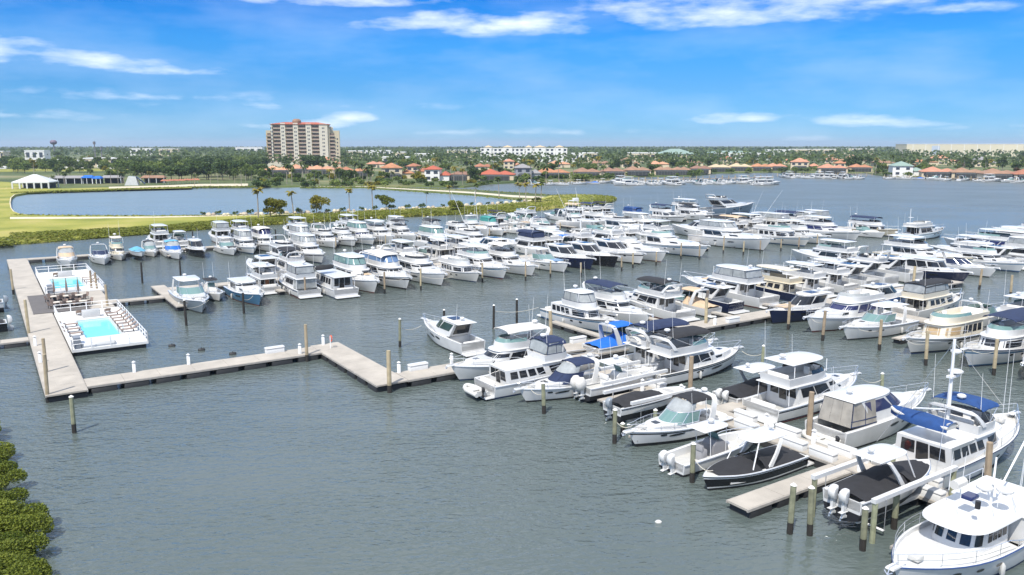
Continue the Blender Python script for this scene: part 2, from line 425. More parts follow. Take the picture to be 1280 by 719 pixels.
def arch(root, xb, xt, w, zb, zt, m=WHITE, wt=None, lw=.5, name='radar_arch'):
    wt = wt or w*.86; mb = MB(); rings = []
    path = [(xb, w, zb, lw), (xb+(xt-xb)*.5, w*.97, zb+(zt-zb)*.5, lw*.8), (xb+(xt-xb)*.9, wt, zb+(zt-zb)*.9, lw*.7), (xt, wt*.82, zt, lw*.75), (xt-.05, 0, zt+.06, lw*.75)]
    full = path+[(p[0], -p[1], p[2], p[3]) for p in reversed(path[:-1])]
    for i, (x, y, z, l) in enumerate(full):
        up = abs(y) < wt*.9
        dz, dy = (.07, 0) if up else (0, .06)
        rings.append([(x-l/2, y-dy, z-dz), (x+l/2, y-dy, z-dz), (x+l/2, y+dy, z+dz), (x-l/2, y+dy, z+dz)])
    mb.loft(rings); return mb.build(name, m, root, 45)
def radar(root, x, y, z, r=.3, m=WHITE):
    mb = MB(); mb.cyl(x, y, z-.12, z+.02, r*.35, 8); mb.loft([[(x+rr*cos(2*pi*i/10), y+rr*sin(2*pi*i/10), z+zz) for i in range(10)] for rr, zz in ((r*.8, 0), (r, .06), (r, .16), (r*.7, .24), (r*.2, .27))])
    return mb.build('radar_dome', m, root)
def antenna(root, x, y, z, h=3.0, lean=-.25):
    mb = MB(); mb.tube([(x, y, z), (x+lean*.4, y, z+h*.4), (x+lean, y, z+h)], .022, 4, 0, .010); return mb.build('antenna', ALU, root)
def outboard(root, x, y, zt, m=WHITE, tilt=0.0, k=1.0):
    # lofted cowling, leg, cavitation plate and propeller
    o = MB()
    def T(p):
        X, Y, Z = p[0]*k, p[1]*k, p[2]*k; c, n = cos(tilt), sin(tilt)
        return (x+X*c-Z*n, y+Y, zt+X*n+Z*c)
    secs = [(.0, -.30, .12, .16), (.12, -.40, .22, .20), (.42, -.42, .26, .23), (.66, -.38, .24, .22), (.80, -.28, .16, .17), (.84, -.24, .06, .08)]
    o.loft([[T((cx+hx*sx, hy*sy, z)) for sx, sy in ((-1, -.5), (-.7, -1), (.6, -1), (1, -.5), (1, .5), (.6, 1), (-.7, 1), (-1, .5))] for z, cx, hx, hy in secs])
    e = o.build('outboard_motor', m, root, 50)
    b = MB(); b.loft([[T((-.34+sx*.13, sy*.08, z)) for sx, sy in ((-1, -1), (1, -1), (1, 1), (-1, 1))] for z in (0.02, -.45, -.85)])
    b.loft([[T((-.40+sx*.30, sy*.13, z)) for sx, sy in ((-1, -1), (1, -1), (1, 1), (-1, 1))] for z in (-.55, -.52)])
    b.loft([[T((-.36+sx*.26, sy*.07, z)) for sx, sy in ((-1, -.4), (1, -1), (1, 1), (-1, .4))] for z in (-.78, -.92)])
    b.build('motor_leg', m, e, 40)
    pr = MB()
    for a in range(3):
        an = a*2*pi/3; pr.add([T((-.66, 0, -.85)), T((-.62, .17*cos(an), -.85+.17*sin(an))), T((-.70, .17*cos(an+.7), -.85+.17*sin(an+.7)))], [(0, 1, 2)])
    pr.build('propeller', STEEL, e)
def seats(root, x0, x1, w, z, m=SEAT, name='bench_seat', back=True):
    mb = MB(); mb.rbox(x0, x1, -w, w, z, z+.42, .06)
    if back: mb.rbox(x0-.02, x0+.16, -w, w, z+.4, z+.85, .05)
    return mb.build(name, m, root)
def helm(root, x, y, z, m=WHITE2):
    mb = MB(); mb.loft([[(x-.3, y-.35, z), (x+.3, y-.35, z), (x+.3, y+.35, z), (x-.3, y+.35, z)], [(x-.22, y-.33, z+.75), (x+.28, y-.33, z+.95), (x+.28, y+.33, z+.95), (x-.22, y+.33, z+.75)]]); o = mb.build('helm_console', m, root)
    mb = MB(); mb.tube([(x-.3, y+.2*cos(a*pi/4), z+.75+.2*sin(a*pi/4)) for a in range(9)], .02, 4); mb.build('steering_wheel', DARK, o)
    mb = MB(); mb.rbox(x-1.05, x-.6, y-.28, y+.28, z+.35, z+.55, .05); mb.rbox(x-1.1, x-.98, y-.28, y+.28, z+.5, z+1.0, .04); mb.cyl(x-.82, y, z, z+.36, .07, 6); mb.build('helm_seat', SEAT, root)
def porthole(root, H, u, zf, l=.35, h=.13, m=GLASS, slant=0):
    for sg in (1, -1):
        mb = MB(); ring = []
        for i in range(10):
            a = 2*pi*i/10; uu = u+l/H.L*cos(a)*(1+.0); z = H.zs(u)*zf+h*sin(a)+slant*cos(a)*l
            p = H.p(uu, z); ring.append((p[0], (p[1]+.015)*sg, p[2]))
        mb.add(ring, [tuple(range(10))]); mb.build('porthole', m, root)
def fender(root, H, us, m=WHITE2):
    for u, sg in us:
        x, y, z = H.p(u, .55); mb = MB(); mb.loft([[(x+rr*cos(2*pi*i/7), (y+.14)*sg+rr*sin(2*pi*i/7), zz) for i in range(7)] for rr, zz in ((.05, .2), (.13, .3), (.13, .8), (.05, .92))]); mb.build('fender', m, root)
def place(name, label, cat, px, end, dr, L, group, z=0.0, back=0.0, st=None):
    s, t = st if st else ST(*px)
    d = {'+s': (1, 0), '-s': (-1, 0), '+t': (0, 1), '-t': (0, -1)}[dr]
    k = {'bow': -L*.45, 'stern': L*.5, 'mid': 0}[end]
    s += d[0]*k; t += d[1]*k; X, Y = W(s, t); rz = TH+atan2(d[1], d[0])
    FOOT.append((name, label, s, t, L, dr))
    return thing(name, label, cat, (X, Y, z), rz+random.uniform(-.012, .012), group)
FOOT = []

# ---------------------------------------------------------------- boat kinds
def express(r, L, lod=0, top='bimini', canv=CNAVY, hull=WHITE, stripe=None, cover=None, windm=GLASST, glassframe=STEEL, archm=WHITE, solem=NONSKID, anti=ANTI, pad=None, ports=True, windowline=True, cushion=None, tower=False):
    B = L*.31 if L < 11 else L*.29; H = Hull(L, B, .125*L+.18, .09*L+.12); X = H.X
    build_hull(r, H, hull, stripe, anti, rail=STEEL if lod == 0 else None); build_deck(r, H, .47, .35, .04, .32, solem=solem)
    zb = H.zs(.52)
    T = Tier(inhull(H, outline(X(.44), X(.93), B*.40, X(.6), 2.2), zb-.15), zb-.15, outline(X(.44), X(.82), B*.34, X(.56), 2.2), H.F+.12); mb = MB(); T.walls(mb, 0, True, .05); mb.build('cabin_trunk', WHITE, r)
    z1 = H.F+.02; hw = .62+.018*L
    S = Tier(outline(X(.36), X(.70), B*.41, X(.48), 2.3), z1-.12, outline(X(.34), X(.565), B*.38, X(.42), 2.3), z1+hw)
    S.pane(r, windm, -.93, .93, .12, .97, 'windshield', 0, 14)
    if lod < 2:
        mb = MB()
        for v, rr in ((.98, .03), (.1, .035)): mb.tube([S.P(-.95+1.9*i/16, v) for i in range(17)], rr, 4)
        for a in (-.93, -.5, -.2, .2, .5, .93): mb.tube([S.P(a, .1), S.P(a, .98)], .025, 4)
        mb.build('windshield_frame', glassframe, r)
    if top in ('bimini', 'arch', 'hardtop', 'canvas_aft'):
        zt = z1+hw+.75
        arch(r, X(.26), X(.20) if top != 'hardtop' else X(.22), B*.45, H.zs(.25)-.02, zt, archm, lw=.65)
        if lod < 2: radar(r, X(.2), 0, zt+.2, .26)
        if top == 'hardtop':
            mb = MB(); slab(mb, outline(X(.15), X(.5), B*.38, X(.3), 3.5), zt-.02, .08, .1); mb.build('hardtop', WHITE, r)
            poles(r, [((X(.45), s*B*.37, z1+hw), (X(.42), s*B*.33, zt)) for s in (1, -1)], .03)
        elif top != 'arch':
            canvas(r, canv, X(.20), X(.45), B*.36, zt-.12, .2)
            S2 = Tier(outline(X(.36), X(.565), B*.375, X(.44), 2.3), z1+hw, outline(X(.36), X(.45), B*.34, X(.4), 2.6), zt-.05)
            S2.pane(r, VINYL, -.8, .8, .02, .98, 'canvas_window', 0, 10)
            poles(r, [((X(.3), s*B*.44, H.zs(.3)), (X(.3), s*B*.36, zt-.1)) for s in (1, -1)])
    if cover:
        mb = MB(); rows = []
        for f in [i/8 for i in range(9)]:
            u = .02+.36*f; b = H.bs(u)-.06; z = H.zs(u)+.04; hump = (.12+.85*f**1.3)
            rows.append([(X(u), b*cos(pi*j/10), z+hump*(1-abs(cos(pi*j/10))**2.5)+.06*sin(j*2.1+f*6)*sin(pi*j/10)) for j in range(11)])
        mb.grid(rows); mb.build('cockpit_cover', cover, r, 70)
    else:
        seats(r, X(.03), X(.03)+.6, B*.32, .35); helm(r, X(.40), -B*.2, .36)
        if lod < 2: mb = MB(); mb.rbox(X(.14), X(.26), B*.2, B*.36, .35, .8, .06); mb.build('side_lounge', SEAT, r)
    swim(r, H, .85, .26)
    if lod < 2:
        bow_rail(r, H, .48, .99, .55, lod=lod); pulpit(r, H)
        hatches(r, H, [(.86, 0, .26, .26)])
        mb = MB(); z = H.F+.19; mb.rbox(X(.70), X(.70)+.5, -.28, .28, z-.05, z+.02, .02); mb.build('hatch', GLASS, r)
    if cushion:
        z = H.F+.17; mb = MB(); mb.rbox(X(.68), X(.83), -B*.22, B*.22, z-.08, z+.07, .06); mb.build('sun_pad', cushion, r)
    if ports:
        porthole(r, H, .62, .66, .75, .09, slant=-.05)
        if lod == 0: porthole(r, H, .74, .70, .28, .09)
    if lod == 0: fender(r, H, [(.3, 1), (.55, -1)])
    return H, B
def coupe(r, L, lod=0, hull=WHITE, stripe=None, sunroof=True, anti=ANTI, glass=GLASS, roofm=WHITE, cushion=None, tender=None, seatm=SEAT, fly=False, curtain=None):
    B = L*.29; H = Hull(L, B, .135*L+.25, .09*L+.3, um=.4, pw=2.2, rake=.10); X = H.X
    build_hull(r, H, hull, stripe, anti, rail=None); build_deck(r, H, .27, .55, .04, .3)
    zb = H.zs(.5)
    K = Tier(inhull(H, outline(X(.3), X(.92), B*.42, X(.55), 2.2), zb-.2), zb-.2, outline(X(.28), X(.80), B*.37, X(.5), 2.2), H.F+.16); mb = MB(); K.walls(mb, 0, True, .05); mb.build('cabin_trunk', WHITE, r)
    z1 = H.F+.05; hh = .95+.025*L
    T = Tier(outline(X(.25), X(.70), B*.405, X(.42), 2.4), z1-.35, outline(X(.16), X(.50), B*.34, X(.32), 2.6), z1+hh); mb = MB(); T.walls(mb, 0, False); mb.build('cabin', WHITE, r)
    T.pane(r, glass, -.46, .46, .32, .93, 'windshield', .02, 12)
    for s in (1, -1):
        if lod < 2: T.pane(r, glass, *((.50, .93) if s > 0 else (-.93, -.50)), .36, .90, 'window', .02, 6, .10)
        else: T.pane(r, glass, *((.5, .93) if s > 0 else (-.93, -.5)), .36, .9, 'window', .02, 5)
    mb = MB(); T.aft(mb, -.75, .75, .15, .93); mb.build('cockpit_door', GLASS, r)
    if curtain:
        zc = H.zs(.1)+.05; bo = outline(X(.075), X(.36), B*.42, X(.30), 4, wa=B*.36); to = outline(X(.105), X(.36), B*.35, X(.30), 4, wa=B*.31)
        C = Tier(bo, zc, to, z1+hh-.02)
        for s in (1, -1):
            for a0, a1 in ((.45, .70), (.71, .99)): C.pane(r, curtain, *((a0, a1) if s > 0 else (-a1, -a0)), .02, .98, 'curtain_panel', 0, 5)
        for y0, y1 in ((-.98, -.34), (-.33, .33), (.34, .98)): mb = MB(); C.aft(mb, y0, y1, .02, .98, 0); mb.build('curtain_panel', curtain, r)
        mb = MB()
        for v in (.03, .25): mb.tube([C.P(a, v) for a in (-.45, -.7, -.99)]+[C.P(a, v) for a in (.99, .7, .45)], .045, 4)
        for a in (-.99, -.705, .705, .99): mb.tube([C.P(a, .03), C.P(a, .98)], .035, 4)
        mb.build('curtain_trim', CNAVY, r)
    mb = MB(); slab(mb, outline(X(.10), X(.515), B*.355, X(.30), 2.7), z1+hh-.03, .09, .10); rf = mb.build('hardtop', roofm, r)
    if sunroof: mb = MB(); mb.rbox(X(.26), X(.40), -B*.2, B*.2, z1+hh+.08, z1+hh+.19, .03); mb.build('sunroof', GLASS, rf)
    if lod < 2: radar(r, X(.2), 0, z1+hh+.32, .26); antenna(r, X(.17), B*.28, z1+hh, 2.2)
    seats(r, X(.02), X(.02)+.6, B*.3, .55, seatm)
    swim(r, H, 1.1, .3)
    if fly:
        b0 = outline(X(.12), X(.42), B*.3, X(.26), 2.6); b1 = outline(X(.11), X(.40), B*.31, X(.26), 2.6); mb = MB(); coaming(mb, b0, z1+hh+.1, b1, z1+hh+.65); mb.build('flybridge', WHITE, r)
        F2 = Tier(b1, z1+hh+.64, outline(X(.11), X(.37), B*.29, X(.26), 2.6), z1+hh+1.05); F2.pane(r, GLASS, -.6, .6, .02, .9, 'flybridge_screen', 0, 8)
        helm(r, X(.33), -B*.12, z1+hh+.12); seats(r, X(.13), X(.13)+.5, B*.2, z1+hh+.12); arch(r, X(.13), X(.09), B*.31, z1+hh+.5, z1+hh+1.7, WHITE, lw=.45)
    if lod < 2: bow_rail(r, H, .45, .99, .6, lod=lod); pulpit(r, H)
    porthole(r, H, .58, .66, .8, .15, slant=.12); 
    if lod < 2: porthole(r, H, .44, .70, .6, .13, slant=.08); porthole(r, H, .75, .72, .3, .1)
    if cushion: mb = MB(); z = H.F+.22; mb.rbox(X(.66), X(.82), -B*.24, B*.24, z-.08, z+.05, .05); mb.build('sun_pad', cushion, r)
    else: hatches(r, H, [(.88, 0, .26, .26)])
    return H, B
def motoryacht(r, L, lod=0, top='hardtop', canv=CNAVY, hull=WHITE, house=WHITE, stripe=None, rake=.11, bul=.07, enclosure=None, glass=GLASS, squares=False, uh=(.2, .74), fly=True, anti=ANTI, aftroof=True, door=None, mast=False, ports=2, Fk=.135, deckm=WHITE2, solem=NONSKID, visor=None, archtop=False, dinghy=None, raild=True, solar=False, hh=None, flyx=None, wB=None, rubm=None, aftcurtain=None, frontcover=None, boatdeck=False, hw=1.0, trunk=None, screenm=None, trunkglass=GLASS, panes=0):
    B = wB or (L*.315 if L < 13 else L*.30); H = Hull(L, B, (Fk-.012)*L+.25, .075*L+.25, um=.45, pw=2.5, rake=.12); X = H.X
    if stripe is None and random.random() < .33: stripe = random.choice([NAVY, BLACKH, GRAYH, BLUEH])
    if anti is ANTI: anti = random.choice([ANTI, ANTI, ANTIB, RED])
    build_hull(r, H, hull, stripe, anti, rail=rubm or (STEEL if lod == 0 else None)); build_deck(r, H, uh[0], .6, bul, .25, deckm=deckm, solem=solem)
    z0 = H.zs(.35)-bul-.12; hh = (hh-.15) if hh else 1.22+.02*L; z1 = z0+hh; u0, u1 = uh
    nx = 3.4 if squares else 2.5
    T = Tier(inhull(H, outline(X(u0), X(u1), B*.405*hw, X(u0+(u1-u0)*.6), nx), z0, .08), z0, outline(X(u0-.01), X(u1-rake-.01), B*.37*hw, X(u0+(u1-u0)*.5), nx), z1); mb = MB(); T.walls(mb, 0, True); cb = mb.build('cabin', house, r)
    vb, vt = (.42, .86) if squares else (.36, .88)
    zf = H.zs(u1*.93)-z0
    if trunk is None: trunk = not squares
    vf = max(vb, zf/hh*.75)
    if trunk:
        zt_ = H.F+.20; K = Tier(inhull(H, outline(X(u0+.12), X(.93), B*.385, X(.55), 2.3), z0), z0, outline(X(u0+.12), X(.86), B*.33, X(.5), 2.3), zt_); mb = MB(); K.walls(mb, 0, True, .05); tk = mb.build('cabin_trunk', house, r)
        vf = max(vf, (zt_+.08-z0)/hh)
        if lod < 2:
            for s in (1, -1): K.pane(tk, trunkglass, *((.42, .60) if s > 0 else (-.60, -.42)), .62, .88, 'window', .02, 4, .04)
            mb = MB(); mb.rbox(X(.74), X(.74)+.55, -.28, .28, zt_-.02, zt_+.07, .03); mb.build('hatch', GLASS, tk)
            if random.random() < .35: mb = MB(); mb.rbox(X(.62), X(.73), -B*.2, B*.2, zt_-.03, zt_+.13, .06); mb.build('sun_pad', random.choice([TAN, SEAT, RUBBER, SEAT]), tk)
    if frontcover: T.pane(r, frontcover, -.43, .43, vf, vt, 'windshield', .02, 10)
    else:
        for a0, a1 in (((-.42, -.16), (-.145, .145), (.16, .42)) if not panes else [(-.40+.8*k/panes+.025, -.40+.8*(k+1)/panes-.025) for k in range(panes)]): T.pane(r, glass, a0, a1, vf, vt, 'windshield', .02, 5)
    if squares:
        for s in (1, -1):
            for k in range(4 if lod == 0 else 3):
                a0 = .50+k*(.12 if lod == 0 else .16); a1 = a0+(.095 if lod == 0 else .12); T.pane(r, glass, *((a0, a1) if s > 0 else (-a1, -a0)), vb, vt, 'window', .02, 2)
    else:
        for s in (1, -1):
            for a0, a1 in (((.46, .70), (.715, .95)) if lod < 2 else ((.46, .95),)): T.pane(r, glass, *((a0, a1) if s > 0 else (-a1, -a0)), vb, vt, 'window', .02, 4, .05)
    for y0, y1 in ((-.8, -.25), (.3, .8)): mb = MB(); T.aft(mb, y0, y1, .3, .88); mb.build('aft_window', glass, r)
    mb = MB(); T.aft(mb, -.2, .24, .06, .9, .03); mb.build('door', door or GLASS, r)
    # flybridge or boat deck
    fx0, fx1 = flyx or ((u0-.12 if aftroof else u0+.02), u1-rake-.02)
    mb = MB(); slab(mb, outline(X(max(.03, fx0)), X(fx1+.04), B*.40, X(fx0+(fx1-fx0)*.55), 3.2), z1+.02, .1, .03); mb.build('bridge_deck', house, r)
    if aftroof: poles(r, [((X(max(.05, fx0+.02)), s*B*.38, H.zs(.1)), (X(max(.05, fx0+.02)), s*B*.37, z1+.04)) for s in (1, -1)], .035, ALU, 'roof_post')
    zd = z1+.13; zr = zd
    if boatdeck:
        fx0 = fx0+(fx1-fx0)*.42
        mb = MB(); xs0, xs1 = X(u0-.1), X(fx0)
        for s in (1, -1): mb.tube([(xs1, s*B*.36, zd+.7), (xs0, s*B*.36, zd+.7)], .022, 4); [mb.tube([(xs0+(xs1-xs0)*q, s*B*.36, zd-.05), (xs0+(xs1-xs0)*q, s*B*.36, zd+.7)], .018, 4) for q in (0, .33, .66)]
        mb.tube([(xs0, -B*.36, zd+.7), (xs0, B*.36, zd+.7)], .022, 4); mb.build('deck_rail', STEEL, r)
    if fly:
        b0 = outline(X(fx0+.03), X(fx1), B*.36, X(fx0+(fx1-fx0)*.5), 2.6); b1 = outline(X(fx0+.02), X(fx1-.015), B*.37, X(fx0+(fx1-fx0)*.5), 2.6)
        mb = MB(); coaming(mb, b0, zd-.03, b1, zd+.66, .12); mb.build('flybridge', house, r)
        S = Tier(b1, zd+.64, outline(X(fx0+.03), X(fx1-.05), B*.34, X(fx0+(fx1-fx0)*.5), 2.6), zd+1.0); S.pane(r, screenm or (VINYL if enclosure else random.choice([VINYL, GLASS, GLASS, GLASST])), -.55, .55, .02, .95, 'flybridge_screen', 0, 8)
        helm(r, X(fx1-.10), -B*.1, zd); seats(r, X(fx0+.05), X(fx0+.05)+.55, B*.25, zd)
        zt = zd+1.72
        tx0, tx1 = fx0+.05, fx1-.06
        if top in ('hardtop', 'canvas_top'):
            if top == 'hardtop': mb = MB(); slab(mb, outline(X(tx0), X(tx1), B*.36, X((tx0+tx1)/2), 3), zt, .09, .12); mb.build('hardtop', house, r); zr = zt+.2
            else: canvas(r, canv, X(tx0), X(tx1), B*.36, zt-.1, .25, .12); zr = zt+.15
            poles(r, [((X(u), s*B*.355, zd+.7), (X(u+.004), s*B*.34, zt+.02)) for s in (1, -1) for u in (tx0+.02, tx1-.03)], .035, ALU)
            if enclosure:
                E = Tier(outline(X(fx0+.04), X(fx1-.02), B*.365, X(fx0+(fx1-fx0)*.5), 2.8), zd+.7, outline(X(tx0+.01), X(tx1-.02), B*.345, X((tx0+tx1)/2), 3), zt+.02)
                for a0, a1 in ((-1, -.70), (-.69, -.36), (-.35, -.01), (.0, .35), (.36, .69), (.70, 1)): E.pane(r, enclosure, a0, a1, .03, .97, 'enclosure_panel', 0, 4)
                mb = MB(); E.aft(mb, -.95, .95, .03, .97, 0); mb.build('enclosure_panel', enclosure, r)
                if lod < 2:
                    mb = MB()
                    for a in (-.985, -.695, -.355, 0, .355, .695, .985): mb.tube([E.P(a, 0), E.P(a, 1)], .03, 4)
                    for v in (0, 1): mb.tube([E.P(-1+2*i/14, v) for i in range(15)], .03, 4)
                    mb.build('enclosure_frame', canv, r)
        elif top == 'bimini':
            canvas(r, canv, X(tx0), X(tx1), B*.36, zt-.1, .3); zr = zt+.1
            poles(r, [((X((tx0+tx1)/2), s*B*.36, zd+.7), (X(u), s*B*.355, zt-.08)) for s in (1, -1) for u in (tx0+.01, (tx0+tx1)/2, tx1-.01)], .022)
        if archtop or top in ('arch', 'bimini'):
            arch(r, X(fx0+.07), X(fx0+.01), B*.37, zd+.5, zd+(1.75 if top == 'arch' else 1.5), house, lw=.5)
            if top == 'arch': zr = zd+1.85
        if lod < 2: radar(r, X(tx0+.04), 0, zr+.22, .3)
    antenna(r, X(fx0+.05), B*.33, zr-.1, 3.2); 
    if lod < 2: antenna(r, X(fx0+.05), -B*.33, zr-.1, 2.6)
    if mast:
        mb = MB(); mx = X(fx0+.02); mb.tube([(mx, 0, zd-.05), (mx-.1, 0, zr+mast)], .08, 6, 0, .05); mb.box(mx-.1, mx+.6, -.5, .5, zr+mast*.5, zr+mast*.5+.06); mb.build('mast', ALU, r)
    if aftcurtain:
        mb = MB(); xa = X(max(.05, fx0+.02))
        for s in (1, -1): mb.add([(xa, s*B*.39, H.zs(.1)), (X(u0), s*B*.395, H.zs(u0)), (X(u0), s*B*.375, z1), (xa, s*B*.37, z1)], [(0, 1, 2, 3)])
        mb.add([(xa, -B*.39, H.zs(.1)), (xa, B*.39, H.zs(.1)), (xa, B*.37, z1), (xa, -B*.37, z1)], [(0, 1, 2, 3)]); mb.build('aft_curtain', aftcurtain, r)
    else: seats(r, X(.02), X(.02)+.55, B*.3, .6)
    swim(r, H, .9, .3)
    if solar: mb = MB(); mb.box(X(fx1-.1), X(fx1)-.3, -B*.25, B*.25, z1+.2, z1+.25); mb.build('solar_panel', SOLAR, r)
    if lod < 2 and raild: bow_rail(r, H, .3, .99, .7, lod=lod); pulpit(r, H)
    hatches(r, H, [(.85, 0, .28, .28)]) if lod < 2 else None
    if ports and not squares and random.random() < .55: porthole(r, H, .60, .62, .9, .13, slant=.06); porthole(r, H, .40, .66, .5, .11, slant=.04)
    else:
        for k in range(ports): porthole(r, H, .52+.12*k, .64, .28 if lod == 0 else .4, .11)
    if lod == 0: fender(r, H, [(.25, 1), (.5, 1), (.4, -1)])
    return H, B
def sportfish(r, L, lod=1, tower=True, hull=WHITE, canv=CNAVY, curtain=None):
    H, B = motoryacht(r, L, lod, 'hardtop' if not curtain else 'canvas_top', canv, hull, uh=(.3, .58), rake=.08, aftroof=False, flyx=(.3, .50), ports=0, Fk=.15, enclosure=curtain, raild=True)
    X = H.X; zt = H.zs(.35)+1.45+1.95
    if tower:
        mb = MB()
        for s in (1, -1):
            for u in (.30, .46): mb.tube([(X(u), s*B*.40, H.zs(u)), (X(u*.8+.07), s*B*.2, zt+2.2)], .045, 4)
            mb.tube([(X(.305), s*B*.36, zt), (X(.44), s*B*.36, zt)], .035, 4); mb.tube([(X(.31), s*B*.2, zt+2.2), (X(.44), s*B*.2, zt+2.2)], .035, 4)
        for z in (zt, zt+1.1, zt+2.2): mb.tube([(X(.32), -B*.3, z), (X(.32), B*.3, z)], .03, 4)
        mb.build('tuna_tower', ALU, r)
        mb = MB(); mb.rbox(X(.30), X(.45), -B*.22, B*.22, zt+2.15, zt+2.3, .03); mb.rbox(X(.41), X(.45), -B*.2, B*.2, zt+2.3, zt+3.0, .03); mb.build('tower_platform', WHITE, r)
    for s in (1, -1):
        mb = MB(); mb.tube([(X(.42), s*B*.42, H.zs(.4)+.5), (X(.25), s*(B*.42+.9), H.zs(.4)+5.5), (X(.12), s*(B*.42+1.6), H.zs(.4)+9.0)], .05, 4, 0, .02); mb.build('outrigger', ALU, r)
    return H, B
def console(r, L, lod=0, motors=2, hull=WHITE, ttop=WHITE, mcol=WHITE, cover=None, motorcover=None, cabin=False, tiltm=0.0):
    B = L*.30; H = Hull(L, B, .11*L+.25, .075*L+.2, um=.45, pw=2.4); X = H.X
    build_hull(r, H, hull, None, ANTI, rail=STEEL if lod == 0 else None); build_deck(r, H, .80, .38, .03, .24)
    mb = MB(); mb.loft([[(X(.40), -.55, .36), (X(.58), -.55, .36), (X(.58), .55, .36), (X(.40), .55, .36)], [(X(.40), -.55, 1.25), (X(.56), -.5, 1.15), (X(.56), .5, 1.15), (X(.40), .55, 1.25)], [(X(.43), -.5, 1.55), (X(.50), -.45, 1.55), (X(.50), .45, 1.55), (X(.43), .5, 1.55)]]); mb.build('center_console', cover or WHITE, r)
    mb = MB(); mb.add([(X(.47), -.5, 1.5), (X(.47), .5, 1.5), (X(.44), .48, 2.1), (X(.44), -.48, 2.1)], [(0, 1, 2, 3)]); mb.build('windshield', GLASST, r)
    mb = MB(); mb.rbox(X(.27), X(.33), -.55, .55, .38, 1.15, .06); mb.rbox(X(.265), X(.285), -.55, .55, 1.1, 1.5, .02); mb.build('leaning_post', cover or SEAT, r)
    mb = MB(); mb.rbox(X(.60), X(.68), -.5, .5, .38, .85, .08); mb.build('forward_seat', SEAT, r)
    if ttop:
        mb = MB(); slab(mb, outline(X(.25), X(.56), B*.33, X(.42), 3), 2.55, .07, .08); mb.build('t_top', ttop, r)
        poles(r, [((X(u), s*.6, .4), (X(u2), s*B*.26, 2.56)) for s in (1, -1) for u, u2 in ((.36, .33), (.53, .51))], .03, ALU)
        if lod < 2: radar(r, X(.42), 0, 2.85, .24); antenna(r, X(.3), B*.25, 2.6, 2.4); antenna(r, X(.3), -B*.25, 2.6, 2.4)
    for k in range(motors):
        y = (k-(motors-1)/2)*.72; outboard(r, X(0)+.05, y, .72, mcol, tiltm, 1.0)
    if motorcover:
        mb = MB()
        for k in range(motors): y = (k-(motors-1)/2)*.72; mb.ball(X(0)-.45, y, 1.2, .55, .42, .62, 0, 9, 6)
        mb.build('motor_cover', motorcover, r)
    if lod < 2:
        bow_rail(r, H, .6, .98, .25, lod=1)
    return H, B
def runabout(r, L, lod=0, hull=WHITE, cover=CBLACK, motor='outboard', motors=2, hardtop=False, bowcover=True, archm=WHITE, mcol=WHITE, stripe=None):
    B = L*.31; H = Hull(L, B, .105*L+.2, .08*L+.2, um=.46, pw=2.6, rake=.11); X = H.X
    build_hull(r, H, hull, stripe, ANTI, rail=STEEL); build_deck(r, H, .80, .4, .03, .22)
    def cov(u0, u1, lift, name):
        mb = MB(); rows = []
        for i in range(11):
            f = i/10; u = u0+(u1-u0)*f; b = H.bs(u)-.05; z = H.zs(u)+.03; hp = lift(f)
            rows.append([(X(u), b*cos(pi*j/12), z+hp*(1-abs(cos(pi*j/12))**2.2)+.035*sin(j*1.9+f*9)*sin(pi*j/12)) for j in range(13)])
        mb.grid(rows); mb.build(name, cover, r, 70)
    if hardtop:
        cov(.04, .50, lambda f: .12+.55*f**1.5, 'cockpit_cover')
        cov(.54, .90 if bowcover else .66, lambda f: .35*(1-f)+.05, 'bow_cover')
        zt = H.zs(.45)+1.75; mb = MB(); slab(mb, outline(X(.22), X(.58), B*.36, X(.42), 3.2), zt, .08, .1); ht = mb.build('hardtop', WHITE, r)
        arch(r, X(.45), X(.30), B*.45, H.zs(.4), zt+.02, archm, lw=.4, name='hardtop_arch')
        poles(r, [((X(.62), s*B*.40, H.zs(.6)), (X(.53), s*B*.3, zt+.02)) for s in (1, -1)], .045, ALU)
        radar(r, X(.28), 0, zt+.36, .2)
    else:
        cov(.04, .62, lambda f: .15+.45*sin(pi*min(1, f*1.15))**1.5, 'cockpit_cover')
        if bowcover: cov(.66, .93, lambda f: .10, 'bow_cover')
    if motor == 'outboard':
        for k in range(motors): outboard(r, X(0)+.05, (k-(motors-1)/2)*.72, .70, mcol, 0.0, 1.0)
    else: swim(r, H, .9, .26)
    return H, B
